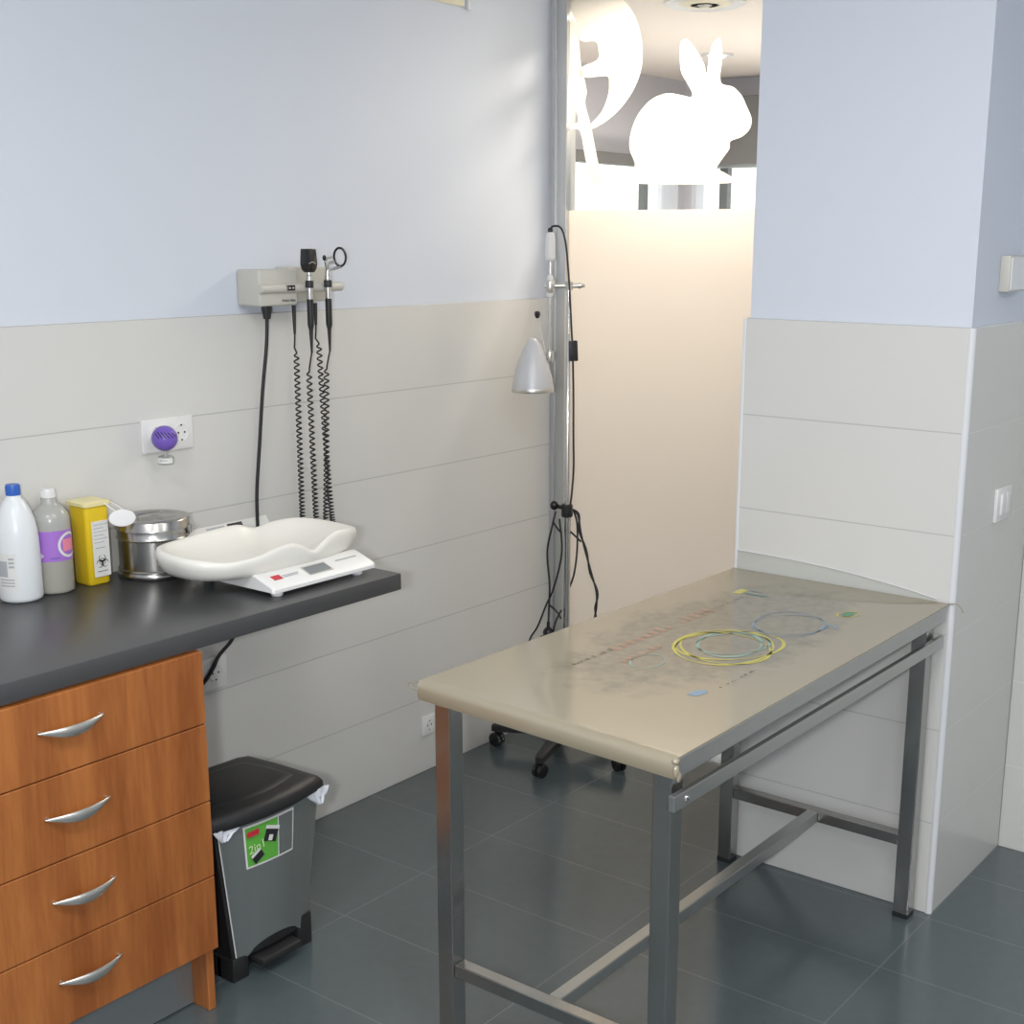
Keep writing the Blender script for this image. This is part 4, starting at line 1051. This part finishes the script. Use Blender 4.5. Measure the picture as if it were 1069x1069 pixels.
# light switch and small box on the pillar's side
yS = PY1
t = thing('light_switch', 'white twin rocker light switch on the tiled side of the pillar', 'switch', (2.75, yS, 0.995))
obj('plate', MB().box((2.690, yS-0.010, 0.998), (2.800, yS, 1.084), 0.002, 2), M['white'], t)
for xx in (2.712, 2.748): obj('rocker', MB().box((xx, yS-0.015, 1.014), (xx+0.030, yS-0.009, 1.068), 0.002, 2), M['white'], t)
t = thing('wall_control_box', 'cream box on the blue side wall of the pillar above the tiles', 'control box', (2.72, yS+TT, 1.58))
obj('housing', MB().box((2.630, yS-0.014, 1.578), (2.76, yS+TT, 1.664), 0.003, 2), M['unit'], t)
obj('front_plate', MB().box((2.634, yS-0.017, 1.582), (2.756, yS-0.0135, 1.660), 0.001, 1), M['white'], t)
# card above, cut by the top edge of the photo
t = thing('wall_card', 'cream card in a thin white frame high on the blue wall', 'card', (2.50, TT, 2.372))
obj('card', MB().box((2.36, 0.006, 2.374), (2.620, TT, 2.66), 0.001, 1), M['cream'], t, smooth=False)
obj('frame_strip', MB().box((2.630, -0.004, 2.366), (2.645, TT, 2.66), 0.002, 1), M['trim'], t)

# ------------------------------------------------------------------ examination lamp on its wheeled stand
LX, LY = 2.797, -0.262
lp = thing('examination_lamp', 'silver examination lamp on a wheeled stand beside the glass partition', 'lamp', (LX, LY, 0))
mb = MB(); mb.lathe([(0.0125, 0.09), (0.0125, 0.845), (0.0100, 0.848), (0.0078, 0.86), (0.0078, 1.565), (0.006, 1.57), (0, 1.57)], (LX, LY, 0), 24)
obj('pole', mb, M['chrome'], lp)
hub = obj('hub', MB().lathe([(0.030, 0.055), (0.036, 0.065), (0.036, 0.095), (0.022, 0.11), (0.017, 0.16), (0, 0.16)], (LX, LY, 0), 28), M['black'], lp)
angs = [113.5, 185.6-0, 257.5, 329.5, 41.5]
angs = [113.0, -163.5+0, -96.5, -20, 45]
for a_ in angs:
    a = math.radians(a_); r = 0.240
    d = Vector((math.cos(a), math.sin(a), 0)); n_ = Vector((-d.y, d.x, 0)); O = Vector((LX, LY, 0))
    rings = []
    for f, hh, ww, zz in ((0.10, 0.020, 0.022, 0.080), (0.4, 0.017, 0.020, 0.078), (0.8, 0.014, 0.017, 0.070), (1.0, 0.013, 0.015, 0.066), (1.07, 0.010, 0.010, 0.064)):
        cpt = O+d*(r*f); rings.append([cpt+n_*(sx_*ww)+Vector((0, 0, zz+sz_*hh)) for sx_, sz_ in ((-1, -1), (1, -1), (1, 0.6), (0.6, 1), (-0.6, 1), (-1, 0.6))])
    arm = obj('leg', MB().loft(rings), M['black'], lp)
    cp = O+d*r
    mb = MB(); roll_ax = math.radians(a_+70); ax_d = Vector((math.cos(roll_ax), math.sin(roll_ax), 0))
    Q = Matrix.Translation((cp.x, cp.y, 0.0245)) @ ax_d.to_track_quat('Z', 'Y').to_matrix().to_4x4()
    for s_ in (-1, 1):
        mb.lathe([(0, -0.007), (0.020, -0.007), (0.0245, -0.004), (0.0245, 0.004), (0.020, 0.007), (0, 0.007)], (0, 0, 0), 28, mtx=Q @ Matrix.Translation((0, 0, 0.0105*s_)))
    mb.lathe([(0.006, 0.030), (0.006, 0.058)], (cp.x, cp.y, 0), 12)
    mb.lathe([(0.007, -0.016), (0.007, 0.016)], (0, 0, 0), 12, mtx=Q)
    obj('caster', mb, M['blackgloss'], arm)
# collar clamp at the top of the lower tube, with its knob
cl = obj('height_collar', MB().lathe([(0.017, 0.815), (0.019, 0.820), (0.019, 0.852), (0.016, 0.857), (0.009, 0.857)], (LX, LY, 0), 24), M['black'], lp)
mb = MB(); kd = Vector((-0.62, 0.78, 0)); mb.tube([Vector((LX, LY, 0.845))+kd*0.014, Vector((LX, LY, 0.850))+kd*0.034], 0.007, 10)
mb.sphere(Vector((LX, LY, 0.852))+kd*0.042, 0.014, (1, 1, 1.1)); obj('collar_knob', mb, M['blackgloss'], cl)
# upper arm: second rod clamped beside the pole, white grip on top
AX, AY = 2.760, -0.216
cd = Vector((AX-LX, AY-LY, 0)).normalized()
obj('arm_rod', MB().lathe([(0.0052, 1.325), (0.0052, 1.650)], (AX, AY, 0), 16), M['chrome'], lp)
gr = obj('grip', MB().lathe([(0.008, 1.628), (0.014, 1.632), (0.0155, 1.640), (0.0150, 1.690), (0.0125, 1.712), (0.007, 1.716), (0, 1.716)], (AX, AY, 0), 24), M['white'], lp, angle=50)
obj('cord_boot', MB().lathe([(0.008, 1.7165), (0.008, 1.724), (0.005, 1.730), (0, 1.730)], (AX, AY, 0), 16), M['rubber'], gr)
mb = MB(); mb.tube([Vector((AX, AY, 1.552))+cd*0.016, Vector((LX, LY, 1.553))-cd*0.030], 0.0065, 12)
mb.lathe([(0.0125, 1.532), (0.0145, 1.536), (0.0145, 1.566), (0.0125, 1.570)], (AX, AY, 0), 20); mb.lathe([(0.012, 1.540), (0.013, 1.565)], (LX, LY, 0), 20)
clmp = obj('cross_clamp', mb, M['nickel'], lp)
obj('clamp_washer', MB().lathe([(0.0075, 1.5175), (0.0105, 1.523), (0.0115, 1.5315)], (AX, AY, 0), 20).lathe([(0.0115, 1.5705), (0.0095, 1.580), (0.0070, 1.585)], (AX, AY, 0), 20), M['white'], clmp)
mb = MB(); kk = Vector((LX, LY, 1.554))-cd*0.030; mb.tube([kk, kk-cd*0.008], 0.010, 12); mb.tube([kk-cd*0.008, kk-cd*0.020], [0.008, 0.0045], 10); obj('clamp_wing', mb, M['nickel'], clmp)
# head
HC = Vector((AX-0.048, AY+0.052, 0))      # axis of the shade, left of the rod
HC = Vector((2.722, -0.178, 0))
sh = obj('lamp_shade', MB().lathe([(0.060, 1.226), (0.0655, 1.224), (0.0665, 1.228), (0.0660, 1.236), (0.0625, 1.262), (0.0535, 1.300), (0.0410, 1.335), (0.0290, 1.362), (0.0170, 1.382), (0.0090, 1.391), (0, 1.393)], (HC.x, HC.y, 0), 48), M['lamp'], lp, angle=50)
obj('shade_rim', MB().lathe([(0.0665, 1.222), (0.0675, 1.225), (0.0675, 1.233), (0.0665, 1.236)], (HC.x, HC.y, 0), 48), M['nickel'], sh)
obj('bulb', MB().sphere((HC.x, HC.y, 1.236), 0.026, (1, 1, 0.8)), M['bulb'], sh)
jn = Vector((AX, AY, 1.330)); hp = Vector((HC.x, HC.y, 1.330)) + (jn-Vector((HC.x, HC.y, 1.330))).normalized()*0.040
dj = (jn-hp)
mb = MB(); mb.tube([hp-dj*0.1, hp+dj*0.55], 0.0150, 4); mb.tube([hp+dj*0.5, jn], 0.0085, 12); mb.lathe([(0.010, 1.315), (0.012, 1.320), (0.012, 1.345), (0.010, 1.350)], (AX, AY, 0), 20)
jt = obj('swivel_joint', mb, M['nickel'], lp)
mb = MB(); mb.prism([hp+Vector((0, 0, -0.012)), hp+dj*0.7+Vector((0, 0, -0.016)), hp+dj*1.10+Vector((0, 0, -0.100)), hp+dj*0.75+Vector((0, 0, -0.104)), hp+dj*0.62+Vector((0, 0, -0.098))], (0.003, 0.003, 0)); obj('shade_bracket', mb, M['alu'], jt, smooth=False)
st0 = hp+dj*0.15+Vector((0, 0, 0.012)); st1 = Vector((2.742, -0.180, 1.455))
obj('position_lever', MB().tube([st0, st1], 0.0018, 8), M['chrome'], jt)
obj('lever_tip', MB().lathe([(0.0045, 0), (0.0088, 0.008), (0.0092, 0.018), (0.006, 0.022), (0, 0.022)], (st1.x, st1.y, st1.z-0.003), 16), M['black'], jt)
# cables
cable = 0.0033
mb = MB(); mb.tube(smooth_path([(AX, AY, 1.724), (AX+0.006, AY-0.006, 1.734), (AX+0.018, AY-0.026, 1.730), (AX+0.024, AY-0.040, 1.690), (2.785, -0.268, 1.60), (2.783, -0.278, 1.50), (2.784, -0.283, 1.42), (2.784, -0.286, 1.385)]), cable, 8)
mb.tube(smooth_path([(2.786, -0.288, 1.322), (2.789, -0.289, 1.22), (2.790, -0.290, 1.08), (2.790, -0.292, 0.98), (2.787, -0.288, 0.90), (2.785, -0.284, 0.86)]), cable, 8)
cb = obj('cable', mb, M['rubber'], lp)
obj('inline_switch', MB().box((-0.013, -0.009, -0.032), (0.013, 0.009, 0.032), 0.003, 2, Matrix.Translation((2.785, -0.290, 1.353)) @ Matrix.Rotation(-0.65, 4, 'Z') @ Matrix.Rotation(-0.05, 4, 'Y')), M['black'], cb)
mb = MB()
mb.tube(smooth_path([(2.765, -0.240, 0.835), (2.750, -0.238, 0.79), (2.750, -0.218, 0.70), (2.750, -0.228, 0.59), (2.752, -0.224, 0.50), (2.752, -0.222, 0.455)]), cable, 8)
mb.tube(smooth_path([(2.772, -0.250, 0.81), (2.770, -0.262, 0.70), (2.757, -0.240, 0.58), (2.750, -0.215, 0.52), (2.750, -0.180, 0.44), (2.75, -0.15, 0.395), (2.75, -0.14, 0.36)]), cable, 8)
mb.tube(smooth_path([(2.752, -0.226, 0.52), (2.765, -0.245, 0.500), (2.770, -0.262, 0.475)]), cable, 8)
mb.tube(smooth_path([(2.770, -0.262, 0.505), (2.760, -0.245, 0.46), (2.757, -0.238, 0.41), (2.765, -0.250, 0.36)]), cable, 8)
mb.tube(smooth_path([(2.815, -0.275, 0.835), (2.822, -0.285, 0.79), (2.822, -0.286, 0.70), (2.820, -0.276, 0.62), (2.812, -0.262, 0.57)]), cable, 8)
mb.tube(smooth_path([(2.752, -0.24, 0.80), (2.762, -0.255, 0.775), (2.770, -0.262, 0.765)]), cable, 8)
obj('looped_cable', mb, M['rubber'], lp)
pa = smooth_path([(2.81, -0.268, 0.840), (2.825, -0.285, 0.82), (2.830, -0.295, 0.76), (2.832, -0.312, 0.70), (2.835, -0.335, 0.63), (2.836, -0.355, 0.57), (2.836, -0.357, 0.52), (2.836, -0.350, 0.48), (2.834, -0.34, 0.42)])
pb = [p+Vector((0.004*math.sin(i*0.5), 0.005*math.cos(i*0.5), 0)) for i, p in enumerate(pa)]
pb[-8:] = [p+Vector((0, -0.003*k, 0)) for k, p in enumerate(pb[-8:])]
mb = MB(); mb.tube(pa, cable, 8); mb.tube(pb, cable, 8)
mb.tube(smooth_path([(2.805, -0.27, 0.765), (2.82, -0.285, 0.745), (2.83, -0.296, 0.730)]), cable, 8)
obj('twisted_cable', mb, M['rubber'], lp)
mb = MB(); mb.sphere((2.752, -0.222, 0.425), 0.018, (1, 1, 1.05)); mb.lathe([(0.006, 0.438), (0.005, 0.462)], (2.752, -0.222, 0), 12)
mb.tube([(2.745, -0.222, 0.42), (2.730, -0.205, 0.413)], 0.0024, 8); mb.tube([(2.752, -0.226, 0.412), (2.738, -0.212, 0.402)], 0.0024, 8)
obj('mains_plug', mb, M['blackgloss'], lp)

# ------------------------------------------------------------------ separate pieces of one kind become parts of their own
def split_loose(o):
    bm = bmesh.new(); bm.from_mesh(o.data); bm.verts.ensure_lookup_table()
    seen = set(); isl = []
    for v in bm.verts:
        if v.index in seen: continue
        st_, cur = [v], []
        seen.add(v.index)
        while st_:
            w = st_.pop(); cur.append(w.index)
            for e in w.link_edges:
                u = e.other_vert(w)
                if u.index not in seen: seen.add(u.index); st_.append(u)
        isl.append(set(cur))
    if len(isl) > 1:
        for k, keep in enumerate(isl):
            b2 = bmesh.new(); b2.from_mesh(o.data); b2.verts.ensure_lookup_table()
            bmesh.ops.delete(b2, geom=[v for v in b2.verts if v.index not in keep], context='VERTS')
            if k == 0: first = b2; continue
            me = o.data.copy(); me.clear_geometry(); b2.to_mesh(me); b2.free()
            c = o.copy(); c.data = me; COL.objects.link(c)
        me = o.data.copy(); me.clear_geometry(); first.to_mesh(me); first.free(); o.data = me
    bm.free()
for o in list(bpy.data.objects):
    if o.type == 'MESH' and o.name.split('.')[0] in ('liner', 'yellow_ring', 'teal_ring', 'blue_print', 'picture_highlight', 'bin_picture', 'strain_relief', 'foot', 'rail_bolt', 'loose_edge', 'inner_ring', 'cable', 'looped_cable', 'twisted_cable', 'clamp_washer', 'dark_teal_print', 'indicator_mark', 'panel_print'):
        split_loose(o)
